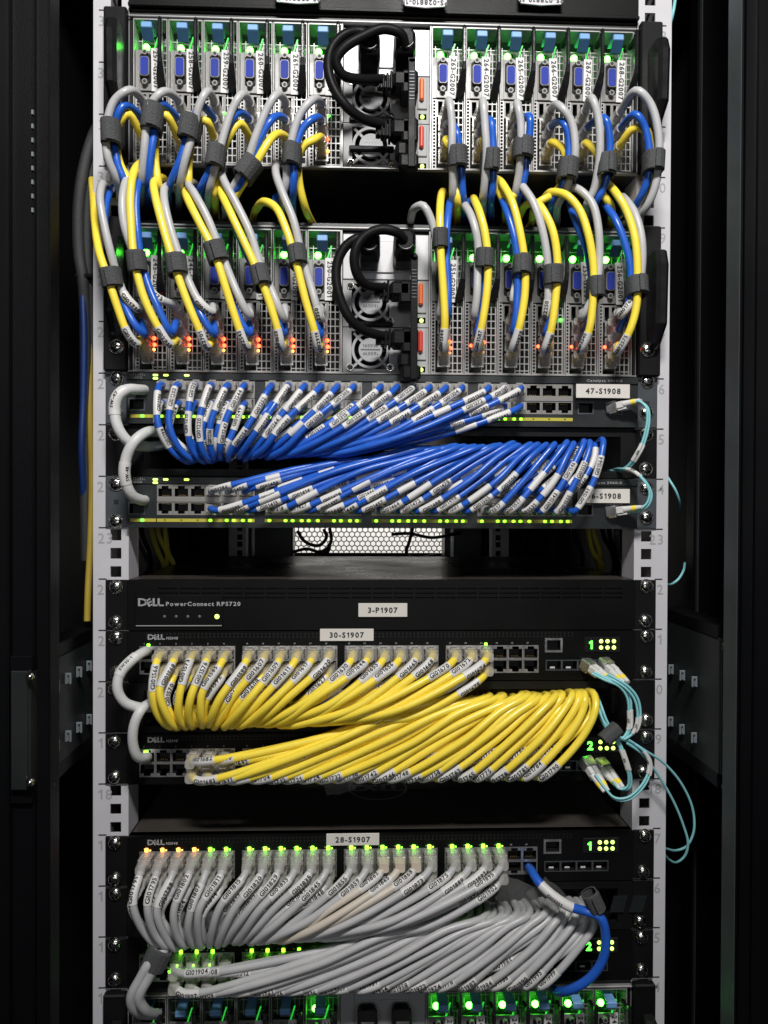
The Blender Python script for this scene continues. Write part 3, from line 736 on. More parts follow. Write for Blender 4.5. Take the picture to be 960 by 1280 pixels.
def make_sled(x, z0, code, on, label, clip_dx, ports_lit):
    t = thing('server_sled', label, 'server module', (x, -.0065 + CY, z0), 'narrow server sleds in the blade chassis')
    for nm in ('housing', 'connector_plate', 'lever', 'light_pipe', 'usb_block'): put(nm, SM[nm], t)
    put('grille', SM['grille'], t, kind='stuff')
    v = put('video_port', SM['video_port'], t, (.0098, 0, .0828))
    for dz in (-.0128, .0124): put('jack_nut', SM['jack_nut'], v, (0, -.0006, dz))
    put('status_led', SM['status_led_on' if on else 'status_led_off'], t, (.0086, .0060, .1046))
    put('release_clip', SM['release_clip'], t, (.0131, 0, 0))
    for k, z in enumerate(PORT_Z):
        p = put('network_port', SM['network_port'], t, (PORT_X, 0, z))
    lm = MB(); lm.box(-.0036, .0036, -.0006, 0, -.0185, .0185, 'label', .0001); lm.text(code, (-.0016, -.0008, 0), (0, 0, -1), (1, 0, 0), .0042, 'ink', gap=.12)
    o = lm.obj('name_label', t, (.0185 + random.uniform(-.0006, .0006), -.0014, .0815)); o.rotation_euler = (0, R(random.uniform(-2.5, 2.5)), 0)
    for (dx, z, kind, r) in ports_lit:
        mb = MB(); mb.dome((0, 0, 0), (0, -1, 0), r, r, kind, 10, 3); mb.obj('port_led', t, (PORT_X + dx, -.0012, z))
    return t

def handle_mesh(side, h):
    mb = MB(); rings = []
    for (z, w, y) in ((0, .003, -.006), (.004, .0042, -.012), (h * .22, .0050, -.024), (h * .8, .0052, -.026), (h * .95, .0050, -.022), (h, .0040, -.012)):
        rings.append([(-w, -.002, z), (-w, y + .003, z), (-w + .003, y, z), (w - .003, y, z), (w, y + .003, z), (w, -.002, z)])
    mb.ring_quad(rings, 'gloss', True, False); return mb.mesh('handle')
def make_chassis(k, label, full=True):
    z0, z1 = ZU(k - 3) + .0008, ZU(k) - .0004
    t = thing('blade_chassis', label, 'server chassis', (0, CY, z0), 'three-unit blade chassis in the rack')
    def part(mb, nm, par=None): o = mb.obj(nm); return fixp(o, t)
    xl, xr = SL_L - .0012, SL_R + 6 * SPR + .0008; ba, bb = SL_L + 6 * SP, SL_R - .0008
    sz = z0 + .0012; st = sz + SH
    m = MB()
    m.box(-.2212, .2212, -.0075, .45, z0, sz - .0002, 'charcoal', .0004); m.box(-.2212, .2212, -.0075, .45, st + .0004, z1, 'charcoal', .0006)
    m.box(-.2212, .2212, -.0120, -.0070, st + .0012, st + .0028, 'grille', .0004); m.box(-.2212, .2212, -.0120, -.0070, z0 + .0001, z0 + .0012, 'grille', .0003)
    m.box(-.2212, xl, -.0085, .45, sz, st, 'black', .0004); m.box(xr, .2212, -.0085, .45, sz, st, 'black', .0004)
    for x in (ba - .0004, bb - .0004): m.box(x - .0004, x + .0008, -.0115, .45, sz, st, 'grille', .0002)
    m.box(xl, xr, .44, .45, z0, z1, 'dark'); part(m, 'shell')
    for sg in (-1, 1):
        m = MB(); m.box(sg * .2214, sg * .2408, -.009 - CY, -.0006 - CY, z0, z1 - .001, 'black', .0012); part(m, 'ear')
        h = .072 if k == 33 else .085
        o = put('handle', handle_mesh(sg, h), None, (-.2275 if sg < 0 else .2325, -.009 - CY, z1 - (.021 if sg < 0 else .025) - h)); fixp(o, t)
    return t, sz, (ba + .0008, bb - .0006)

chB, zB, bayB = make_chassis(33, 'upper blade chassis between the black server and the open gap, grey cables in front')
chD, zD, bayD = make_chassis(29, 'middle blade chassis resting just above the 47-S1908 switch, yellow cables in front')
chP, zP, bayP = make_chassis(14, 'bottom blade chassis cut off by the lower edge of the picture')
scr(chD, [(142, 431), (814, 435)], -.0095 - CY)
def sled_label(where, i, code):
    return f'{ORD[i]} narrow server sled from the left in the {where} blade chassis'
for where, sz, base, k0, suf, lit in (('upper', zB, 257, 0, 'G2007', range(12)), ('middle', zD, 245, 0, 'G2001', range(12)), ('bottom', zP, 233, 0, 'G2003', (5, 6, 7, 8, 9, 10, 11))):
    for i in range(12):
        x = SL_L + SP * i if i < 6 else SL_R + SPR * (i - 6)
        pl = []
        if where == 'upper' and i == 5: pl = [(.0052, PORT_Z[1] - .002, 'led_r', .0016), (.0052, PORT_Z[2] + .002, 'led_o', .0016)]
        if where == 'upper' and i in (0, 2, 5, 8): pl += [(.006, PORT_Z[0] + .004, 'led_g', .0011)]
        if where == 'middle':
            if i < 7: pl = [(.0052, PORT_Z[1] + .001, 'led_r', .0019), (.0058, PORT_Z[1] - .0045, 'led_r', .0017), (.0052, PORT_Z[2] + .006, 'led_o', .0014)]
            elif i != 8: pl = [(.0050, PORT_Z[0] - .002, 'led_r', .0014), (.0056, PORT_Z[1] + .001, 'led_r', .0017), (-.0058, PORT_Z[1] - .002, 'led_r', .0015), (.0054, PORT_Z[2] + .007, 'led_o', .0011)]
            if i == 9: pl += [(.014, .049, 'led_g', .0014)]
        make_sled(x, sz, f'{base + i}-{suf}', i in lit and not (where == 'bottom' and i == 5 and False), sled_label(where, i, None), -.0012 if i < 6 else .0008, pl)

# ---- power bays: socket plate, two supplies with fans, two cords, one strap
def seg_ring(mb, cx, cz, r0, r1, y0, y1, m, n=36):
    v = []
    for k in range(n):
        t = 2 * math.pi * k / n; c, s_ = math.cos(t), math.sin(t)
        v += [(cx + r1 * c, y0, cz + r1 * s_), (cx + r0 * c, y0, cz + r0 * s_), (cx + r1 * c, y1, cz + r1 * s_), (cx + r0 * c, y1, cz + r0 * s_)]
    fs = []
    for k in range(n):
        a = 4 * k; b = 4 * ((k + 1) % n); fs += [(a, a + 1, b + 1, b), (a, b, b + 2, a + 2), (a + 1, a + 3, b + 3, b + 1)]
    mb.add(v, fs, m)
def make_psu(x0, x1, z0, h, fz, where, low):
    t = thing('power_supply', f'{"lower" if low else "upper"} hot-swap power supply with round fan in the {where} blade chassis', 'power supply', (x0, -.0065 + CY, z0), 'fan power supplies in the blade chassis')
    W = x1 - x0; fx, fr = .0242, .0165
    m = MB(); m.holes(0, W, 0, h, [(fx - fr, fx + fr, max(.001, fz - fr), min(h - .001, fz + fr)), (.0655, .0725, .0035 if not low else .0015, .0085 if not low else .0065)], 0, .03, 'psu', 'dark', 'dark', .028); m.obj('faceplate', t)
    m = MB(); seg_ring(m, fx, fz, fr * .86, fr, -.0016, .0006, 'psu')
    for a in (45, 135, 225, 315):
        c, s_ = math.cos(R(a)), math.sin(R(a)); r0, r1, w = fr * .5, fr * 1.25, .0011
        q = [(fx + c * r0 - s_ * w, fz + s_ * r0 + c * w), (fx + c * r0 + s_ * w, fz + s_ * r0 - c * w), (fx + c * r1 + s_ * w, fz + s_ * r1 - c * w), (fx + c * r1 - s_ * w, fz + s_ * r1 + c * w)]
        m.prism(q, -.0012, .0010, 'psu')
    m.obj('fan_guard', t)
    m = MB(); m.cyl((fx, .0008, fz), (0, -1, 0), fr * .64, fr * .62, .0026, 'psu', 32)
    m.box(fx - .0085, fx + .0085, -.0020, -.0017, fz - .0005, fz + .0007, 'ear')
    m.text('1600W', (fx, -.0020, fz + .0022), (1, 0, 0), (0, 0, 1), .0028, 'ear', gap=.12); m.text('1600W', (fx, -.0020, fz - .0020), (-1, 0, 0), (0, 0, -1), .0028, 'ear', gap=.12)
    m.obj('fan_hub', t)
    m = MB()
    for b in range(7):
        a = R(b * 51.4); m.box(0, 0, 0, 0, 0, 0, 'black') if False else m.add([(fx + fr * .4 * math.cos(a), .006, fz + fr * .4 * math.sin(a)), (fx + fr * .9 * math.cos(a), .006, fz + fr * .9 * math.sin(a)), (fx + fr * .9 * math.cos(a + .6), .010, fz + fr * .9 * math.sin(a + .6)), (fx + fr * .4 * math.cos(a + .6), .010, fz + fr * .4 * math.sin(a + .6))], [(0, 1, 2, 3)], 'gloss')
    m.obj('fan_blades', t)
    for cx, cz in ((.0065, h - .005 if not low else .0055), (.0415, .0055)):
        if not low and cz < .006 and fz < .02: continue
        put('screw', SCREW_S, t, (cx, -.0002, cz))
    m = MB(); m.box(.0645, .0730, -.0016, 0, h * .30, h * .97, 'psu', .0005); m.box(.0660, .0700, -.0055, -.0012, h * .45, h * .94, 'orange' if not low else 'red', .0016); m.obj('release_tab', t)
    m = MB(); m.dome((.0689, -.0002, .0038 if low else .0058), (0, -1, 0), .0019, .0018, 'led_w', 12, 4); m.obj('status_led', t)
    m = MB(); hz = .0165 if low else .0020; ho = .010 if low else .005
    if low and where != 'upper': return t
    m.box(.005, .044, -ho * .6, 0, hz - .0022, hz + .0022, 'cord', .0010)
    m.obj('pull_handle', t); return t
def c13(path_pts, where, which, sock, conn, group='black power cords of the blade chassis'):
    t = thing('power_cable', f'black power cord looping out of the {which} socket of the {where} blade chassis', 'cord', P(*sock), group)
    inv = Matrix.Translation(-t.location)
    def part(mb, nm): o = mb.obj(nm, t); o.matrix_parent_inverse = inv; return o
    pts = [P(*q) for q in path_pts]; pa = Path(pts, 10)
    m = MB(); sweep(m, pa.sub(0, pa.len, .003), .0040, 'cord', 12); part(m, 'cord')
    s_ = P(*sock); m = MB(); rg = []
    for y, w, h in ((.004, .0085, .0100), (-.014, .0090, .0125), (-.030, .0092, .0130), (-.040, .0080, .0105), (-.043, .0055, .0075)):
        rg.append([(s_.x + w * a, y, s_.z + h * b) for a, b in ((-.8, -1), (.8, -1), (1, -.55), (1, .6), (.6, 1), (-.6, 1), (-1, .6), (-1, -.55))])
    m.ring_quad(rg[::-1], 'cord', True, False)
    m.torus((s_.x, -.0425, s_.z - .001), .0062, .0014, 'gloss', a0=R(200), a1=R(340)); part(m, 'plug')
    (ax, az, bx, bz) = conn; a, b = P(ax, az, -.034), P(bx, bz, -.034); m = MB()
    m.box(a.x + .013, b.x, -.034, -.012, b.z, a.z, 'cord', .0025)
    for q in range(4):
        x = a.x + .001 + q * .0032; k = .0045 + q * .0011; zc = (a.z + b.z) / 2
        m.box(x, x + .0021, -.023 - k, -.023 + k, zc - k, zc + k, 'cord', .0008)
    m.box(a.x, a.x + .014, -.0265, -.0195, (a.z + b.z) / 2 - .0042, (a.z + b.z) / 2 + .0042, 'cord')
    m.box(b.x - .010, b.x + .004, -.034, -.008, b.z - .006, a.z + .001, 'cord', .002); part(m, 'connector')
def strap(x, y_px0, y_px1, where, dy=-.037):
    a, b = P(x, y_px0, dy), P(x, y_px1, dy); w = .0030
    t = thing('strap_tie', f'black ladder strap hanging over the power connectors of the {where} blade chassis', 'strap', (a.x, dy, b.z))
    m = MB(); m.box(-w, w, 0, .0014, 0, a.z - b.z, 'cord', .0006)
    m.cyl((0, 0, a.z - b.z - .0006), (0, 1, 0), w, w, .0014, 'cord', 14); m.obj('strap', t)
    for i in range(9):
        z = (a.z - b.z) - .012 - i * .0028; q = MB(); q.box(-w * .75, w * .75, -.0006, .0002, z, z + .0009, 'ear', .0002); q.obj('rung', t)
    m = MB(); m.box(-.010, .006, .001, .014, .000, .012, 'cord', .002); m.box(-.013, -.002, .004, .020, .010, .024, 'cord', .003); m.obj('buckle', t)
for where, ch, sz, bay in (('upper', chB, zB, bayB), ('middle', chD, zD, bayD), ('bottom', chP, zP, bayP)):
    x0, x1 = bay; W = x1 - x0
    m = MB(); m.box(x0, x1, -.0068, .02, sz + .0825, sz + SH - .0005, 'white', .0005)
    m.box(x0 + .0145, x0 + .0605, -.0085, -.0066, sz + .088, sz + SH - .008, 'white', .0006)
    for dx, nm in ((.0225, 'PSU2'), (.0520, 'PSU1')): m.text(nm, (x0 + dx, -.0088, sz + .0895), (1, 0, 0), (0, 0, 1), .0030, 'ear')
    m.box(x0 + .012, x0 + .0124, -.0070, -.0066, sz + .083, sz + SH - .001, 'ear')
    fixp(m.obj('socket_plate'), ch)
    if where != 'bottom':
        make_psu(x0, x1, sz + .0412, .0405, .0210, where, False); make_psu(x0, x1, sz + .0002, .0402, .0205, where, True)
    else:
        for dx, w_ in ((.0235, 'left'), (.0530, 'right')):
            q = Vector((x0 + dx, 0, sz + SH - .018))
            t = thing('power_cable', f'black power plug in the {w_} socket of the bottom blade chassis', 'cord', (q.x, 0, q.z), 'black power cords of the blade chassis'); m = MB()
            m.box(-.0085, .0085, -.034, -.008, -.012, .012, 'cord', .003); m.obj('plug', t); m = MB()
            sweep(m, catmull([Vector((0, -.030, -.004)), Vector((-.004, -.042, -.010)), Vector((-.022, -.046, -.030)), Vector((-.034, -.040, -.06))], 8), .0049, 'cord', 12); m.obj('cord', t)
c13([(506, 56, -.042), (502, 43, -.048), (480, 36, -.050), (455, 45, -.050), (430, 60, -.050), (420, 76, -.048), (428, 93, -.044), (448, 99, -.036), (480, 99, -.024)], 'upper', 'right', (504, 79, -.008), (472, 86, 517, 107))
c13([(463, 55, -.042), (456, 41, -.047), (434, 42, -.046), (416, 58, -.046), (410, 82, -.046), (417, 110, -.046), (434, 134, -.044), (455, 149, -.036), (480, 156, -.024)], 'upper', 'left', (461, 81, -.008), (470, 146, 517, 168))
strap(515, 72, 208, 'upper')
c13([(505, 300, -.042), (497, 291, -.048), (475, 287, -.050), (453, 298, -.050), (443, 318, -.050), (446, 342, -.046), (456, 355, -.040), (482, 360, -.024)], 'middle', 'right', (504, 318, -.008), (468, 350, 514, 370))
c13([(462, 304, -.042), (452, 297, -.046), (434, 306, -.046), (423, 324, -.046), (420, 345, -.046), (426, 376, -.046), (439, 400, -.044), (457, 414, -.036), (484, 421, -.024)], 'middle', 'left', (461, 319, -.008), (470, 410, 517, 432))
strap(518, 320, 474, 'middle')

# ================================================================== cables
CODE = [1193]
def next_code(pre='GI0'):
    CODE[0] += random.choice((1, 1, 2, 3, 7)); return f'{pre}{CODE[0]:04d}'
def make_cable(name, label, group, pts, r, m, plug=None, plug_at=None, plug_rot=None, sleeves=(), n=10, step=.0035, smooth=True, extra=None):
    """pts in world space, first point inside the socket; the cable is a thing with jacket, plug and label parts"""
    t = thing(name, label, 'cable', (0, 0, 0), group); base = Vector(plug_at) if plug_at is not None else Vector(pts[0]); t.location = base
    inv = Matrix.Translation(-base)
    pa = Path(pts, 9, smooth); mb = MB(); sweep(mb, pa.sub(0, pa.len, step), r, m, n)
    o = mb.obj('jacket', t); o.matrix_parent_inverse = inv
    if plug: q = put('plug', PLUG[plug], t); q.rotation_euler = plug_rot or (0, 0, 0)
    for (a, b, txt, h, mt) in sleeves:
        if b < pa.len:
            s_ = sleeve(pa, a, b, r * 1.07 + .0001, txt, h, mt, t); s_.matrix_parent_inverse = inv
    return t, pa
J = lambda a: random.uniform(-a, a)

def fan(kind, name, color, r, cols, rows, xs, y0, dive, dy, amp, sag, depth, boot, where, group, sleeve_rng, skip=(), two=False, inz=.010, jit=3.0, sz=.0026):
    n = len(cols)
    for ci, c in enumerate(cols):
        t = ci / max(1, n - 1)
        for rr, z in enumerate(rows):
            if (c, rr) in skip: continue
            x = xs[c]; pb = 'short' if boot == 'blue' else 'clear'
            mat_ = color
            if boot == 'grey' and rr == 0 and c in (14, 15, 16): pb = 'beige'
            front = (rr == 0) if kind == 'up' else (rr == 1)
            lay = (1.0 if front else 0.0) + (.45 if ci % 2 else 0)
            q = world_px(x, y0, z)
            dxp = dive[0] + (dive[1] - dive[0]) * t + (4 if front else -2) * (1 if kind == 'low' else -1) + J(jit)
            dm = y0 - depth - .0072 * lay
            if kind == 'up':
                mx = q[0] + (dxp - q[0]) * .46 - amp * (1 - t) ** 2.2; my = q[1] + (dy[0] - q[1]) * .5 + sag * t ** .8
                lx, ly = dxp, dy[0] + (dy[1] - dy[0]) * t + (2.5 if front else -3) + J(2)
                m2 = (mx + (lx - mx) * .58 - amp * .25 * (1 - t) ** 2, my + (ly - my) * .66 + sag * .22 * t)
                sgn = -1
            else:
                mx = q[0] + (dxp - q[0]) * .50 + amp * t ** 2.2; my = q[1] + (dy[0] - q[1]) * .48 + sag * (1 - t)
                lx, ly = dxp, dy[0] + (dy[1] - dy[0]) * t + (-2.5 if front else 3) + J(2)
                m2 = (mx + (lx - mx) * .58 + amp * .35 * t ** 2, my + (ly - my) * .66 - sag * .15 * (1 - t))
                sgn = 1
            slack = random.gauss(0, 1)
            mx += J(jit * 1.4); my += J(jit * 1.2) + slack * 1.6 * sgn * -1; dm += slack * .0012
            out = (.015 if front else .0125); mid = P(mx, my, dm + J(.0015)); d = (mid - Vector((x, y0, z)))
            pts = [Vector((x, y0 + .004, z)), Vector((x, y0 - out, z)), Vector((x + d.x * .10, y0 - out - .010, z + (sgn * .0035 if kind == 'up' else (-.0028 if front else .001)) + d.z * .06)),
                   mid, P(m2[0], m2[1], dm + .004 + J(.0015)), P(lx, ly, y0 - .012 - .0055 * lay)]
            e = pts[-1].copy()
            dirx = (e - pts[-2]).x
            pts += [Vector((e.x + dirx * .25 + J(.002), .020 - .003 * lay, e.z + inz * .62 * (1 if kind == 'up' else -1))), Vector((e.x + dirx * .4 + J(.003), .085, e.z + inz * (1 if kind == 'up' else -1)))]
            a = sleeve_rng[0] + random.uniform(0, sleeve_rng[1]); sl = [(a, a + sleeve_rng[2], next_code(), sz * 1.35, 'label')]
            if two and random.random() < .85: sl.append((a + sleeve_rng[2] + random.uniform(.006, .016), a + sleeve_rng[2] * 1.75 + .012, next_code() if random.random() < .7 else '', sz * 1.35, 'label'))
            if pb == 'beige': mat_ = 'beigej'
            lab = f'{name.split("_")[0]} patch cable in the {ORD[c]} socket of the {"top" if rr == 0 else "lower"} row of {where}'
            make_cable(name, lab, group, pts, r, mat_, (pb, 1 if rr == 0 else 0), (x, y0, z), None, sl)
def world_px(x, y, z):
    d = Vector((x, y, z)) - CAM; w = d.dot(_fw); return (480 + F_PX * d.dot(_r) / w, 640 - F_PX * d.dot(_u) / w)
M['beigej'] = mat('cream_jacket', (.60, .54, .46), .42, 0, .08, 50)

fan('up', 'blue_patch_cable', 'blue', .0027, range(0, 21), zrE, EX, yE, (236, 420), (572, 566), 22, 7, .024, 'blue', 'switch 47-S1908', 'blue patch cables in the two slate switches', (.021, .016, .021), two=True, sz=.0022)
fan('low', 'blue_patch_cable', 'blue', .0027, range(3, 24), zrF, EX, yF, (520, 748), (563, 554), 11, -8, .020, 'blue', 'switch 96-S1908', 'blue patch cables in the two slate switches', (.018, .020, .021), two=True, sz=.0022)
fan('up', 'yellow_patch_cable', 'yellow', .0033, range(1, 21), zrI, DX, yI, (216, 400), (907, 900), 22, 22, .026, 'clear', 'switch 30-S1907', 'yellow patch cables in the black switches', (.026, .008, .021))
fan('low', 'yellow_patch_cable', 'yellow', .0033, range(3, 24), zrK, DX, yK, (548, 738), (878, 872), 24, 10, .020, 'clear', 'the untagged switch', 'yellow patch cables in the black switches', (.022, .010, .021))
fan('up', 'grey_patch_cable', 'grey', .0032, range(0, 22), zrM, DX, yM, (208, 410), (1183, 1166), 30, 22, .026, 'grey', 'switch 28-S1907', 'grey patch cables in the black switches', (.028, .008, .021))
fan('low', 'grey_patch_cable', 'grey', .0032, range(2, 24), zrO, DX, yO, (530, 738), (1158, 1140), 26, 14, .020, 'clear', 'the lowest switch', 'grey patch cables in the black switches', (.022, .010, .021))

# ---- three-cable looms of the blade sleds (pixel polylines with their own depths)
SC = {'g': ('grey', .0033), 'b': ('blue', .0031), 'y': ('yellow', .0033)}
CN = {'g': 'grey', 'b': 'blue', 'y': 'yellow'}
def tie(cx, cy, ang, w, h, d, y, label):
    c = P(cx, cy, y); t = thing('hook_loop_tie', label, 'cable tie', c, 'hook and loop ties round the server looms')
    k = .00066; a, b, hh = w * k / 2, d / 2, h * k / 2; m = MB(); rings = []
    def ring(z, s): return [((a * s) * math.copysign(abs(math.cos(q)) ** .7, math.cos(q)), (b * s) * math.copysign(abs(math.sin(q)) ** .7, math.sin(q)), z) for q in [2 * math.pi * i / 20 for i in range(20)]]
    rings = [ring(-hh, .80), ring(-hh, .985), ring(-hh + .0007, 1), ring(0, 1 + J(.03)), ring(hh - .0007, 1), ring(hh, .985), ring(hh, .80)]
    m.ring_quad(rings, 'velcro', False); o = m.obj('band', t)
    m = MB(); rg = []
    for q in (-.2, .2, .6, 1.0, 1.35):
        x, y_ = a * math.sin(q) * 1.05, -b * math.cos(q) * 1.08 - .0006
        rg.append([(x, y_, -hh * .92), (x, y_, hh * .92), (x * 1.03, y_ - .0012, hh * .92), (x * 1.03, y_ - .0012, -hh * .92)])
    m.ring_quad(rg, 'velcro', True, False); m.obj('tail', t)
    t.rotation_euler = (R(random.uniform(-8, 8)), ang, R(random.uniform(-12, 12)))
def loom(where, i, tie_spec, ties_depth, cables, code=None):
    sz = zB if where == 'upper' else zD
    x = SL_L + SP * i if i < 6 else SL_R + SPR * (i - 6); px = x + PORT_X; fy = -.0073 + CY
    cx, cy, ang, w, h = tie_spec
    for key, pts in cables.items():
        row = {'g': 0, 'b': 1, 'y': 2}[key]; z = sz + PORT_Z[row]; m, r = SC[key]
        up = where == 'upper'
        q = [P(*p) for p in pts]
        sg = 1 if up else -1
        start = Vector((px, fy, z)); first = q[0]
        d = first - start
        ang_x = R(28) if up else R(-30)                     # plugs lean the way the cable pulls
        dirv = Vector((max(-.25, min(.25, d.x * 8)), -1, .10 if up else .42)).normalized()
        head = [start + Vector((0, .003, 0)), start + dirv * .012, start + dirv * .025]
        if up: q = q[1:]
        sl = []
        if key == 'y' or (key == 'g' and random.random() < .4): sl = [(.042, .060, f'GI0{random.randint(1100, 3400)}', .0030, 'label' if not up else 'label')]
        lab = f'{CN[key]} network cable tied to the {ORD[i]} sled from the left in the {where} blade chassis'
        while len(q) > 5 and (q[0] - head[-1]).length < (.016 if up else .014): q = q[1:]
        make_cable(f'{CN[key]}_network_cable', lab, 'network cables of the blade sleds', head + q, r, m, ('clear', 1 if up else 0), (px, fy, z), tuple(Vector((0, -1, 0)).rotation_difference(dirv).to_euler()), sl if not up else [])
    tie(cx, cy, ang, w * .98, h * .95, .0225, ties_depth - .001, f'dark hook and loop tie round the {ORD[i]} cable loom of the {where} blade chassis')
A, B_, T, G0 = -.050, -.046, -.040, .03
def gap(px, py, sh=0): return [(px + sh, py, -.030), (px + sh * 2, py + 26, .01), (px + sh * 3, py + 34, .09)]
loom('upper', 0, (139, 167, 0.0, 24, 29), T, {
    'g': [(178, 122, -.036), (160, 113, A), (143, 126, A), (134, 152, A + .003), (132, 170, -.044), (135, 198, -.042)] + gap(143, 228, 4),
    'b': [(168, 138, -.038), (155, 132, B_), (147, 145, -.045), (144, 168, -.038), (147, 205, -.036)] + gap(154, 232, 5),
    'y': [(172, 150, -.032), (160, 142, -.040), (150, 152, -.040), (145, 170, -.030), (150, 205, -.030)] + gap(160, 232, 5)})
loom('upper', 1, (191, 149, .12, 26, 32), T, {
    'g': [(222, 122, -.038), (203, 115, A), (189, 130, A), (184, 150, -.046), (180, 190, -.042)] + gap(177, 228, 0),
    'b': [(212, 140, -.038), (200, 130, B_), (195, 145, -.042), (193, 165, -.042), (188, 198, -.040)] + gap(186, 230, 0),
    'y': [(218, 160, -.032), (207, 143, -.040), (199, 148, -.036), (195, 165, -.032), (194, 200, -.030)] + gap(196, 230, 2)})
loom('upper', 2, (238, 161, .22, 25, 29), T, {
    'g': [(268, 130, -.038), (258, 115, A), (248, 135, A), (243, 160, -.045), (232, 198, -.042)] + gap(226, 230, -1),
    'b': [(262, 143, -.036), (250, 132, B_), (243, 146, -.042), (236, 165, -.042), (225, 200, -.040)] + gap(214, 232, -2),
    'y': [(265, 165, -.032), (257, 150, -.040), (248, 155, -.036), (241, 172, -.032), (236, 202, -.030)] + gap(234, 230, 2)})
loom('upper', 3, (270, 198, .15, 24, 27), T, {
    'g': [(310, 132, -.038), (301, 119, A), (289, 140, A), (280, 168, -.048), (273, 195, -.045), (266, 220, -.040)] + gap(262, 240, -1),
    'b': [(305, 148, -.036), (295, 142, B_), (285, 160, -.044), (274, 190, -.042), (260, 218, -.040)] + gap(252, 238, -2),
    'y': [(309, 165, -.032), (299, 154, -.040), (288, 168, -.040), (276, 196, -.032), (270, 222, -.030)] + gap(268, 240, 1)})
loom('upper', 4, (310, 212, .62, 27, 28), T, {
    'g': [(357, 135, -.038), (345, 119, A), (332, 140, A), (317, 178, -.047), (308, 205, -.043), (294, 230, -.038)] + gap(286, 246, -2),
    'b': [(352, 150, -.036), (341, 148, B_), (328, 168, -.046), (314, 200, -.042), (303, 226, -.040)] + gap(292, 246, -2),
    'y': [(356, 172, -.032), (343, 169, -.040), (328, 190, -.044), (317, 210, -.042), (301, 234, -.036)] + gap(294, 250, -2)})
loom('upper', 5, (366, 197, .06, 21, 27), T, {
    'g': [(401, 140, -.036), (389, 126, A), (374, 145, A), (364, 178, -.047), (359, 200, -.043), (358, 225, -.038)] + gap(356, 244, -2),
    'b': [(402, 156, -.034), (391, 149, B_), (379, 160, -.046), (369, 188, -.044), (367, 225, -.040)] + gap(366, 246, 0),
    'y': [(402, 184, -.030), (392, 175, -.038), (380, 182, -.038), (373, 198, -.034), (374, 228, -.030), (381, 258, -.02), (390, 278, .01), (396, 284, .08)]})
loom('upper', 6, (571, 198, -.03, 25, 25), T, {
    'g': [(556, 140, -.036), (562, 128, A), (565, 155, A), (565, 190, -.047), (566, 220, -.040)] + gap(566, 246, 0),
    'b': [(565, 162, -.036), (571, 165, -.044), (574, 182, -.042), (576, 205, -.040), (578, 235, -.034)] + gap(579, 248, 0),
    'y': [(553, 174, -.032), (558, 178, -.038), (565, 190, -.034), (570, 215, -.032), (571, 236, -.030)] + gap(572, 250, 0)})
loom('upper', 7, (612, 202, -.02, 21, 26), T, {
    'g': [(598, 140, -.036), (604, 128, A), (606, 155, A), (608, 190, -.047), (606, 225, -.040)] + gap(604, 248, 0),
    'b': [(608, 155, -.036), (614, 152, -.046), (616, 175, -.044), (617, 205, -.041), (616, 235, -.036)] + gap(614, 248, 0),
    'y': [(597, 172, -.032), (602, 172, -.038), (608, 190, -.034), (613, 215, -.032), (622, 236, -.030)] + gap(628, 252, 2)})
loom('upper', 8, (653, 189, .05, 26, 25), T, {
    'g': [(641, 142, -.036), (647, 131, A), (651, 155, A), (651, 185, -.047), (649, 215, -.040)] + gap(645, 244, -1),
    'b': [(655, 152, -.036), (662, 146, -.046), (662, 168, -.044), (658, 195, -.041), (655, 225, -.036)] + gap(650, 244, -2),
    'y': [(641, 168, -.032), (646, 168, -.038), (651, 185, -.034), (652, 215, -.032), (650, 236, -.030)] + gap(640, 250, -4)})
loom('upper', 9, (709, 214, .10, 25, 26), T, {
    'g': [(685, 145, -.036), (700, 133, A), (714, 152, A), (719, 190, -.047), (715, 214, -.042), (706, 240, -.036)] + gap(700, 254, -2),
    'b': [(692, 156, -.036), (705, 154, -.046), (711, 175, -.044), (710, 205, -.041), (702, 234, -.036)] + gap(694, 250, -3),
    'y': [(686, 190, -.032), (699, 176, -.038), (706, 190, -.034), (706, 215, -.032), (695, 240, -.030)] + gap(680, 254, -8)})
loom('upper', 10, (756, 209, .03, 24, 26), T, {
    'g': [(729, 140, -.036), (740, 123, A), (748, 148, A), (750, 188, -.047), (747, 215, -.042), (742, 238, -.036)] + gap(736, 254, -2),
    'b': [(746, 152, -.036), (756, 148, -.046), (762, 172, -.044), (761, 205, -.041), (755, 234, -.036)] + gap(748, 252, -3),
    'y': [(730, 178, -.032), (743, 160, -.038), (751, 178, -.034), (755, 210, -.032), (752, 240, -.030)] + gap(760, 254, 2)})
loom('upper', 11, (816, 204, .04, 25, 25), T, {
    'g': [(778, 128, -.036), (796, 113, A), (813, 130, A), (823, 166, -.048), (823, 205, -.044), (818, 236, -.040), (806, 262, -.030), (785, 278, 0), (770, 280, .06)],
    'b': [(782, 152, -.036), (795, 143, -.046), (807, 162, -.044), (812, 200, -.041), (807, 232, -.036), (796, 254, -.024), (780, 268, .01), (770, 272, .07)],
    'y': [(775, 178, -.032), (793, 160, -.038), (811, 166, -.038), (817, 190, -.036), (814, 225, -.032), (800, 250, -.02), (785, 262, .02), (778, 264, .07)]})
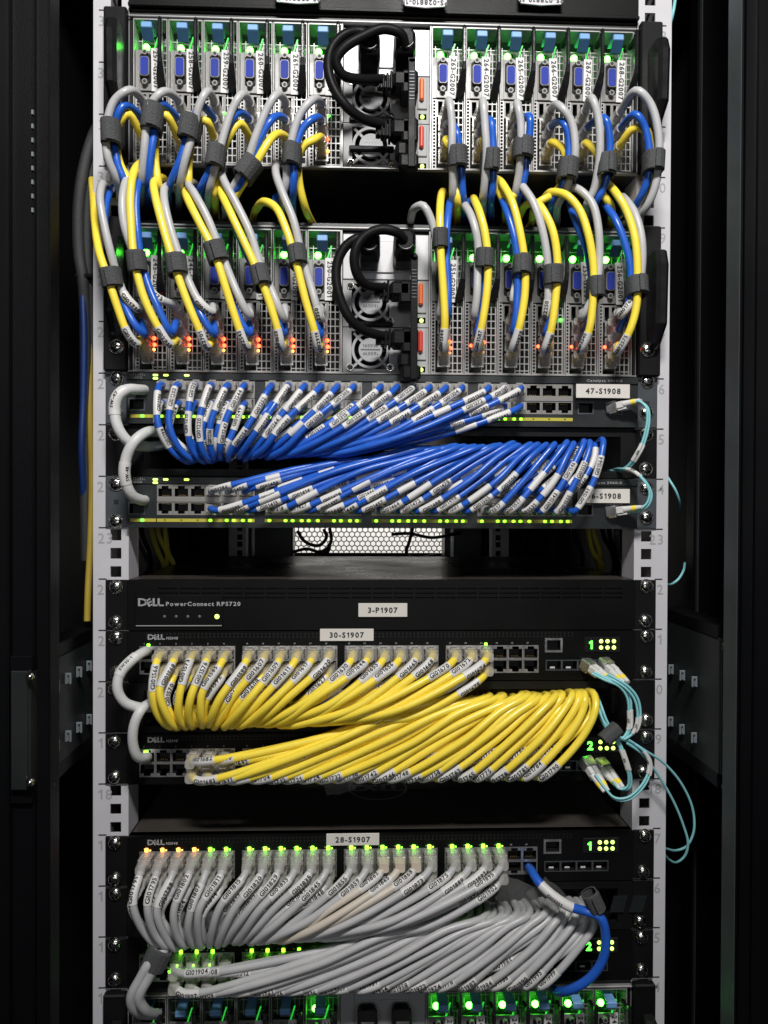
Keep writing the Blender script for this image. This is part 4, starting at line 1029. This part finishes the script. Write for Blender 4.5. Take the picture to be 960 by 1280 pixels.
# looms of the middle chassis: given from the plug upwards to the gap
def up_gap(px, py, sh): return [(px, py, -.036), (px + sh, py - 14, -.020), (px + sh * 1.8, py - 8, .02), (px + sh * 2.2, py + 2, .09)]
loom('middle', 0, (140, 348, -.18, 25, 24), T, {
    'y': [(170, 430, -.036), (159, 416, -.043), (147, 385, -.046), (135, 348, -.047), (124, 315, -.043), (119, 280, -.030), (117, 250, -.004), (115, 225, .03)],
    'g': [(172, 386, -.036), (158, 372, -.042), (148, 350, -.038), (139, 318, -.044), (131, 285, -.046), (125, 250, -.044), (127, 232, -.036), (134, 232, -.01), (142, 240, .05)],
    'b': [(180, 418, -.034), (168, 405, -.040), (155, 380, -.038), (146, 350, -.032), (137, 318, -.036), (131, 285, -.036), (133, 252, -.03), (140, 236, -.01), (148, 240, .05)]})
loom('middle', 1, (171, 328, -.10, 24, 26), T, {
    'y': [(212, 430, -.036), (198, 410, -.043), (180, 372, -.046), (168, 325, -.047), (164, 280, -.046), (163, 245, -.044), (167, 216, -.038), (176, 204, -.02), (190, 206, .03)],
    'g': [(212, 388, -.034), (196, 372, -.036), (180, 350, -.034), (165, 312, -.040), (155, 280, -.044), (153, 250, -.043), (157, 228, -.036), (166, 222, -.012), (176, 228, .05)],
    'b': [(214, 416, -.036), (200, 390, -.042), (186, 358, -.042), (177, 326, -.041), (172, 290, -.042), (170, 256, -.040), (173, 230, -.034), (184, 218, -.01), (196, 222, .05)]})
loom('middle', 2, (221, 332, -.15, 26, 25), T, {
    'y': [(258, 434, -.036), (250, 415, -.043), (232, 372, -.046), (216, 325, -.047), (204, 285, -.046), (195, 250, -.043), (192, 230, -.036), (200, 222, -.014), (212, 230, .05)],
    'g': [(264, 390, -.036), (250, 378, -.042), (236, 352, -.040), (225, 322, -.042), (213, 285, -.043), (206, 255, -.041), (205, 238, -.034), (212, 232, -.012), (222, 240, .05)],
    'b': [(268, 418, -.034), (256, 402, -.038), (240, 370, -.036), (222, 330, -.034), (208, 295, -.036), (198, 262, -.036), (190, 240, -.03), (192, 230, -.01), (200, 234, .05)]})
loom('middle', 3, (270, 316, -.30, 26, 25), T, {
    'y': [(308, 434, -.036), (299, 412, -.043), (284, 366, -.046), (267, 314, -.047), (249, 278, -.046), (236, 252, -.042), (232, 240, -.03), (238, 236, -.008), (248, 246, .05)],
    'g': [(312, 396, -.036), (302, 378, -.042), (288, 346, -.042), (275, 312, -.043), (260, 274, -.045), (243, 242, -.042), (236, 232, -.034), (240, 228, -.012), (250, 236, .05)],
    'b': [(312, 418, -.034), (300, 400, -.038), (286, 366, -.036), (273, 326, -.034), (258, 290, -.036), (246, 258, -.036), (240, 244, -.024), (244, 240, 0), (254, 246, .05)]})
loom('middle', 4, (326, 348, -.25, 23, 26), T, {
    'y': [(352, 434, -.036), (347, 412, -.043), (336, 376, -.046), (322, 340, -.047), (304, 300, -.047), (287, 264, -.045), (277, 242, -.038), (278, 230, -.014), (286, 236, .05)],
    'g': [(355, 400, -.036), (349, 386, -.042), (339, 362, -.042), (327, 336, -.043), (313, 292, -.045), (296, 256, -.044), (280, 226, -.040), (277, 212, -.018), (286, 214, .04)],
    'b': [(354, 418, -.034), (346, 400, -.038), (336, 374, -.036), (324, 348, -.034), (306, 312, -.036), (292, 276, -.036), (284, 250, -.024), (288, 242, 0), (296, 248, .05)]})
loom('middle', 5, (372, 321, -.13, 23, 24), T, {
    'y': [(398, 436, -.036), (393, 414, -.043), (382, 376, -.046), (369, 324, -.047), (358, 288, -.046), (345, 260, -.043), (331, 252, -.036), (320, 262, -.012), (316, 276, .05)],
    'g': [(400, 400, -.036), (396, 384, -.042), (388, 356, -.042), (377, 318, -.043), (367, 276, -.045), (355, 246, -.044), (346, 222, -.038), (345, 206, -.01), (352, 208, .05)],
    'b': [(400, 420, -.034), (394, 402, -.036), (384, 366, -.034), (371, 320, -.034), (360, 288, -.034), (348, 262, -.03), (344, 250, -.015), (346, 246, 0), (352, 250, .05)]})
loom('middle', 6, (551, 299, .0, 19, 24), T, {
    'y': [(554, 436, -.034), (556, 404, -.043), (554, 360, -.046), (551, 315, -.047), (550, 285, -.047), (550, 262, -.044), (551, 248, -.034), (553, 240, -.012), (556, 246, .05)],
    'g': [(550, 396, -.032), (553, 370, -.036), (552, 335, -.036), (545, 300, -.040), (539, 275, -.043), (529, 257, -.044), (519, 260, -.036), (514, 272, -.012), (514, 284, .05)],
    'b': [(556, 418, -.032), (560, 390, -.036), (560, 350, -.038), (558, 318, -.038), (558, 295, -.038), (560, 270, -.034), (562, 254, -.024), (566, 248, 0), (572, 252, .05)]})
loom('middle', 7, (604, 324, .03, 23, 24), T, {
    'y': [(596, 436, -.034), (603, 404, -.043), (609, 360, -.046), (610, 325, -.047), (606, 290, -.047), (599, 264, -.044), (594, 252, -.034), (592, 248, -.012), (598, 254, .05)],
    'g': [(593, 396, -.036), (596, 370, -.042), (597, 340, -.042), (598, 312, -.043), (594, 286, -.044), (588, 268, -.040), (582, 258, -.030), (580, 254, -.01), (584, 258, .05)],
    'b': [(596, 418, -.032), (602, 394, -.036), (606, 350, -.036), (604, 322, -.034), (600, 294, -.034), (590, 270, -.030), (584, 258, -.02), (586, 252, 0), (592, 256, .05)]})
loom('middle', 8, (652, 334, .03, 23, 25), T, {
    'y': [(641, 436, -.034), (649, 410, -.043), (656, 368, -.046), (656, 330, -.047), (650, 290, -.047), (640, 252, -.044), (628, 230, -.036), (620, 224, -.012), (622, 232, .05)],
    'g': [(636, 394, -.032), (642, 372, -.036), (647, 346, -.034), (648, 320, -.034), (644, 290, -.034), (634, 262, -.030), (628, 250, -.02), (626, 246, 0), (630, 252, .05)],
    'b': [(641, 416, -.036), (645, 394, -.042), (647, 358, -.043), (647, 325, -.044), (642, 292, -.044), (634, 266, -.040), (628, 250, -.030), (626, 244, -.008), (630, 250, .05)]})
loom('middle', 9, (691, 345, .0, 24, 25), T, {
    'y': [(681, 438, -.034), (689, 412, -.043), (695, 368, -.046), (697, 330, -.047), (692, 292, -.047), (682, 268, -.045), (671, 254, -.040), (658, 256, -.028), (648, 272, 0), (640, 280, .05)],
    'g': [(682, 396, -.036), (685, 372, -.042), (685, 345, -.042), (683, 315, -.044), (676, 280, -.045), (666, 252, -.043), (654, 234, -.036), (648, 226, -.012), (652, 230, .05)],
    'b': [(682, 418, -.032), (688, 398, -.036), (691, 360, -.034), (690, 330, -.034), (684, 296, -.034), (672, 268, -.030), (662, 250, -.02), (656, 244, 0), (660, 250, .05)]})
loom('middle', 10, (744, 360, .0, 20, 26), T, {
    'y': [(726, 438, -.034), (736, 414, -.043), (741, 378, -.046), (742, 335, -.047), (735, 292, -.047), (724, 262, -.045), (708, 244, -.042), (690, 240, -.032), (678, 252, -.005), (672, 262, .05)],
    'g': [(727, 398, -.034), (735, 384, -.040), (745, 362, -.042), (749, 330, -.044), (748, 286, -.046), (740, 254, -.045), (722, 236, -.040), (706, 238, -.02), (696, 250, .05)],
    'b': [(728, 418, -.032), (736, 400, -.036), (740, 370, -.036), (738, 335, -.036), (731, 304, -.036), (721, 280, -.034), (714, 262, -.024), (712, 254, 0), (716, 258, .05)]})
loom('middle', 11, (795, 360, .0, 25, 24), T, {
    'y': [(772, 440, -.034), (786, 416, -.043), (795, 386, -.046), (797, 345, -.047), (794, 300, -.047), (784, 266, -.045), (772, 244, -.042), (762, 232, -.030), (756, 228, -.005), (758, 236, .05)],
    'g': [(776, 394, -.036), (786, 382, -.040), (798, 360, -.040), (803, 325, -.043), (801, 292, -.044), (793, 266, -.040), (784, 252, -.030), (778, 246, -.005), (780, 252, .05)],
    'b': [(775, 420, -.032), (784, 402, -.036), (787, 372, -.040), (788, 335, -.043), (781, 304, -.044), (770, 276, -.042), (761, 262, -.034), (756, 256, -.008), (760, 262, .05)]})

# ---- grey stacking leads on the far side of each switch pair
def lead(label, pts, r=.0045, m='pale', name='stacking_cable', plug=None, sl=(), group='grey leads looping beside the switch pairs'):
    w = [P(*p) for p in pts]; return make_cable(name, label, group, w, r, m, plug, w[0] if plug else None, None, sl, 12)
lead('pale grey lead arching from the 47-S1908 switch down into the slot', [(184, 488, .0), (172, 487, -.020), (158, 487, -.030), (147, 495, -.034), (143, 512, -.034), (149, 538, -.034), (163, 554, -.028), (182, 558, -.012), (205, 556, .02), (225, 554, .08)], sl=[(.034, .058, 'SW-47', .0026, 'label')])
lead('pale grey lead curving from the slot down to the 96-S1908 switch', [(184, 625, .0), (176, 625, -.016), (164, 618, -.028), (156, 598, -.034), (158, 572, -.036), (168, 552, -.036), (182, 541, -.028), (200, 540, .0), (220, 542, .08)], sl=[(.040, .058, 'SW-48', .0026, 'label')])
lead('pale grey lead looping from the first socket of switch 30-S1907', [(DX[0] and world_px(DX[0], yI, zrI[0])[0], 814, .0), (180, 815, -.020), (166, 824, -.030), (150, 842, -.036), (147, 862, -.038), (156, 878, -.036), (172, 884, -.030), (188, 884, -.014), (210, 882, .02), (230, 880, .08)], .0042, 'pale', sl=[(.030, .050, 'SW30-1', .0024, 'label')])
lead('pale grey lead dropping from the slot to the untagged switch', [(world_px(DX[0], yK, zrK[0])[0], 946, .0), (182, 947, -.018), (172, 946, -.028), (166, 928, -.034), (168, 905, -.036), (176, 888, -.034), (186, 880, -.020), (204, 878, .02), (220, 878, .08)], .0042, 'pale')
for i, dx in enumerate((0, 10)):
    lead(f'{("left", "right")[i]} one of two short grey leads hanging below the grey bundle', [(212 + dx, 1180, .06), (206 + dx, 1178, .01), (200 + dx, 1180, -.020), (188 + dx, 1200, -.034), (176 + dx, 1222, -.036), (164 + dx, 1246, -.036), (168 + dx * 1.3, 1262, -.030), (184 + dx, 1268, -.012), (200 + dx, 1264, .03)], .0042, 'grey', 'hanging_lead')
lead('royal blue patch cable from the last column of the 28-S1907 switch round the grey bundle', [(world_px(DX[23], yM, zrM[1])[0] - 2, 1084, .0), (664, 1088, -.018), (672, 1101, -.030), (688, 1117, -.038), (712, 1133, -.044), (735, 1140, -.046), (750, 1146, -.050), (757, 1168, -.050), (754, 1198, -.050), (738, 1222, -.048), (716, 1236, -.042), (700, 1240, -.03), (690, 1236, 0)], .0038, 'blue', 'blue_patch_cable', None, [(.036, .066, 'GI03301', .0026, 'label')], 'blue patch cables in the two slate switches')
tie(741, 1126, -.45, 21, 24, .014, -.046, 'grey loop tie round the blue cable beside the grey bundle')
tie(763, 917, .9, 16, 26, .012, -.040, 'dark loop tie gathering the aqua fibres beside the yellow bundle')

tie(196, 1196, .45, 30, 26, .016, -.030, 'dark loop tie on the two short hanging grey leads')
# ---- aqua fibres
def fibre(label, lines, ends, name='fibre_patch_cable', r=.0011, sl=None):
    t = thing(name, label, 'fibre cable', P(*lines[0][0]), 'aqua fibre patch cables'); inv = Matrix.Translation(-t.location)
    for k, ln in enumerate(lines):
        pa = Path([P(*p) for p in ln], 9); m = MB(); sweep(m, pa.sub(0, pa.len, .003), r, 'aqua', 8); o = m.obj('strand', t); o.matrix_parent_inverse = inv
        for (a, b) in (sl or ()):
            s_ = sleeve(pa, a, b, r * 1.5, 'SFP' if k == 0 else '', .0018, 'label', t); s_.matrix_parent_inverse = inv
    for (x, y, x2, y2, d0, d1) in ends:
        a, b = P(x, y, d0), P(x2, y2, d1); ax = (b - a); L = ax.length; m = MB()
        m.box(-.0056, .0056, -.0046, .0046, -.006, L * .16, 'steel', .0008); m.box(-.0050, .0050, -.0058, -.0044, -.004, L * .12, 'steel', .0004)
        for s_ in (-.0030, .0030):
            m.box(s_ - .0022, s_ + .0022, -.0030, .0030, L * .14, L * .42, 'label', .0006); m.box(s_ - .0010, s_ + .0010, -.0046, -.0028, L * .16, L * .5, 'label', .0003)
            m.cyl((s_, 0, L * .42), (-s_ * .25, 0, L * .6), .0030, .0017, L * .62, 'label', 12)
            m.cyl((s_ * .88, 0, L * .70), (-s_ * .25, 0, L * .6), .00255, .0023, L * .16, 'yellow', 12)
        o = m.obj('connector', t); o.rotation_euler = ax.to_track_quat('Z', 'Y').to_euler(); o.location = a - t.location
    return t
def pair(pts, o=(2.5, 1.5)): return [pts, [(p[0] + o[0], p[1] + o[1], p[2] + .001) for p in pts]]
fibre('aqua duplex fibre from switch 47-S1908 down behind the blue bundle', pair([(784, 503, -.020), (797, 501, -.026), (807, 508, -.030), (809, 525, -.030), (803, 552, -.028), (795, 568, -.026), (786, 581, -.020), (774, 588, -.006), (760, 588, .04)]), [(768, 509, 800, 501, -.010, -.024)], sl=[(.050, .066)])
fibre('aqua duplex fibre from the slot down to switch 96-S1908', pair([(764, 588, .03), (776, 586, -.012), (790, 588, -.024), (804, 600, -.030), (812, 616, -.030), (808, 630, -.028), (797, 637, -.024), (784, 639, -.018)]), [(768, 639, 802, 634, -.010, -.026)], sl=[(.050, .064)])
fibre('aqua duplex fibre in the fourth cage of switch 30-S1907, hanging along the rail', pair([(756, 845, -.026), (770, 852, -.032), (784, 862, -.034), (794, 876, -.034), (797, 898, -.034), (792, 915, -.034), (780, 924, -.034), (768, 922, -.030), (756, 905, -.026), (748, 884, -.02), (744, 872, 0)], (3.5, -2)), [(758, 831, 782, 852, -.008, -.030)], sl=[(.048, .062)])
fibre('aqua duplex fibre in the third cage of switch 30-S1907, hanging straight down', pair([(740, 842, -.024), (756, 850, -.030), (774, 858, -.032), (784, 872, -.032), (786, 892, -.032), (785, 912, -.032), (776, 924, -.034), (764, 918, -.030), (752, 900, -.022), (745, 880, 0)], (3, -1.5)), [(736, 832, 764, 851, -.008, -.028)], sl=[(.048, .064)])
fibre('aqua fibre pair looping below the untagged switch to its lower cage', pair([(744, 968, -.022), (756, 985, -.030), (768, 997, -.034), (784, 997, -.036), (800, 984, -.036), (810, 966, -.034), (811, 950, -.034), (802, 936, -.034), (790, 928, -.032), (772, 920, -.032)], (2, 2.5)), [(735, 955, 757, 988, -.008, -.028)], sl=[(.062, .082)])
fibre('aqua fibre pair dropping short to the untagged switch below the loop tie', pair([(768, 920, -.034), (775, 935, -.036), (782, 955, -.036), (786, 972, -.034), (784, 984, -.032), (774, 986, -.030), (766, 976, -.026)], (3, 1)), [(753, 957, 776, 984, -.008, -.028)], sl=[(.012, .030)])
fibre('thin aqua fibre sagging outside the pale rail in a long wide loop', [[(786, 925, -.034), (806, 938, -.030), (830, 954, -.022), (852, 980, -.016), (866, 1012, -.012), (867, 1040, -.010), (858, 1058, -.006), (846, 1063, .0), (833, 1061, .02), (820, 1056, .06)]], [])
fibre('thin aqua fibre sagging outside the pale rail in a narrower loop', [[(784, 929, -.034), (802, 942, -.030), (822, 968, -.022), (842, 1002, -.016), (855, 1034, -.012), (860, 1054, -.010), (856, 1070, -.006), (846, 1078, .0), (836, 1074, .02), (826, 1062, .06)]], [])
fibre('short aqua fibre end showing beside the pale rail at label 24', [[(830, 590, .02), (838, 602, .006), (845, 614, .004), (849, 627, .01), (848, 640, .04)]], [])
fibre('short aqua fibre end showing beside the pale rail above the bracket', [[(830, 729, .04), (840, 730, .006), (847, 725, .004), (853, 716, .01), (856, 704, .05)]], [])
fibre('aqua fibre running down behind the pale rail at the top', [[(846, -20, .02), (842, 12, .01), (838, 30, .015), (832, 50, .05)]], [], r=.0015)

# ---- loom of cables behind the pale rail beside the rack
def riser(label, pts, r, m, name): lead(label, pts, r, m, name, group='cables running down behind the pale rail')
riser('charcoal braided cable behind the pale rail, outermost of its loom', [(128, 150, .06), (116, 172, .035), (104, 215, .03), (98, 262, .03), (99, 320, .03), (103, 344, .03), (106, 380, .035), (107, 470, .04), (106, 560, .045), (108, 700, .05)], .0052, 'braid', 'braided_cable')
riser('charcoal braided cable behind the pale rail, next to the rail edge', [(132, 168, .06), (119, 195, .04), (112, 240, .036), (109, 300, .036), (110, 344, .036), (113, 400, .04), (115, 520, .05), (116, 700, .06)], .0050, 'braid', 'braided_cable')
riser('blue cable hanging straight behind the pale rail below a black tie', [(112, 290, .046), (108, 330, .034), (104, 352, .032), (105, 420, .032), (104, 500, .034), (102, 560, .034), (106, 640, .05)], .0030, 'navy', 'blue_cable')
riser('yellow cable hanging behind the pale rail all the way to the bracket', [(118, 270, .05), (115, 330, .042), (114, 352, .040), (112, 430, .040), (113, 520, .042), (115, 600, .045), (113, 680, .04), (110, 740, .035), (109, 776, .034)], .0030, 'yellow_dim', 'yellow_cable')
c = P(106, 345, .028); t = thing('black_tie', 'narrow black tie pinching the loom behind the pale rail', 'cable tie', c)
m = MB(); m.box(-.0085, .0100, -.002, .014, -.0018, .0018, 'cord', .0008); m.obj('band', t)
# ---- clutter seen through the open gap: hanging cables and brown trunking in the rear
for i, (px, m_) in enumerate(((716, 'cord'), (734, 'brass'), (741, 'brass'), (752, 'cord'), (760, 'cord'), (768, 'ear'), (775, 'cord'), (188, 'brass'), (196, 'brass'), (205, 'brass'), (176, 'cord'), (168, 'ear'))):
    side = 'far' if px > 400 else 'near'
    lead(f'{ORD[i]} of the thin dim cables hanging inside the open gap', [(px, 640, .16), (px + 2, 668, .15), (px + 9 + J(5), 690, .16), (px + 14 + J(8), 706, .18), (px + 12, 720, .22)], .0026, m_, 'inner_cable', group='dim cables hanging inside the open gap')
for nm, lab, pa, pb in (('rear_power_strip', 'dark grey box behind the open gap, beside the looped black cord', 308, 366), ('rear_power_strip', 'dark grey box behind the open gap, beside the dim drilled rail', 556, 604)):
    xa, xb = XW(pa, 680, .86), XW(pb, 680, .86); t = thing(nm, lab, 'power strip', (xa, .86, -.3)); m = MB(); m.box(0, xb - xa, 0, .06, 0, .6, 'charcoal', .003); m.obj('body', t)
    m = MB(); m.box(.01, .018, -.004, 0, .2, .36, 'steel', .001); m.obj('outlet_rail', t)
def rear_cord(label, pts): lead(label, pts, .0032, 'cord', 'rear_cable', group='black cords before the bright rear door')
rear_cord('black cord curled before the bright perforated door, lower loop', [(372, 664, .80), (380, 676, .79), (398, 682, .78), (408, 672, .79), (405, 662, .80)])
rear_cord('black cord hanging before the bright perforated door, long drop', [(412, 660, .76), (414, 676, .76), (404, 694, .77), (398, 706, .80)])
rear_cord('black cord bunched before the near corner of the bright door', [(366, 690, .85), (384, 686, .84), (400, 690, .83), (412, 684, .84), (404, 700, .84)])
rear_cord('black cord crossing the top edge of the bright door', [(490, 668, .85), (512, 667, .84), (540, 672, .83), (575, 666, .84)])
rear_cord('black cord before the bright door on its far edge', [(516, 660, .78), (512, 676, .77), (508, 692, .78), (520, 698, .80), (545, 694, .82)])

# ---- loose scraps of clear cable film
def film(label, px, py, y, w, h, ang):
    c = P(px, py, y); t = thing('plastic_film', label, 'plastic scrap', c); m = MB(); n = 6; v = []
    for i in range(n + 1):
        for j in range(4):
            u = i / n - .5; q = j / 3 - .5; v.append((u * w, .004 * math.sin(u * 5 + q * 3) + J(.0012), q * h * (1 - .3 * u) + J(.0012)))
    m.add(v, [(i * 4 + j, i * 4 + j + 4, i * 4 + j + 5, i * 4 + j + 1) for i in range(n) for j in range(3)], 'film', True); m.obj('film', t); t.rotation_euler = (0, ang, 0)
film('scrap of clear film hanging under the lower yellow bundle near its plugs', 262 + 165, 982, -.018, .028, .012, -.2)
film('scrap of clear film above the lower grey bundle, under the last grey plugs', 652, 1120, -.030, .040, .022, .35)
film('scrap of clear film beside the royal blue cable above the grey bundle', 690, 1124, -.026, .038, .020, .7)
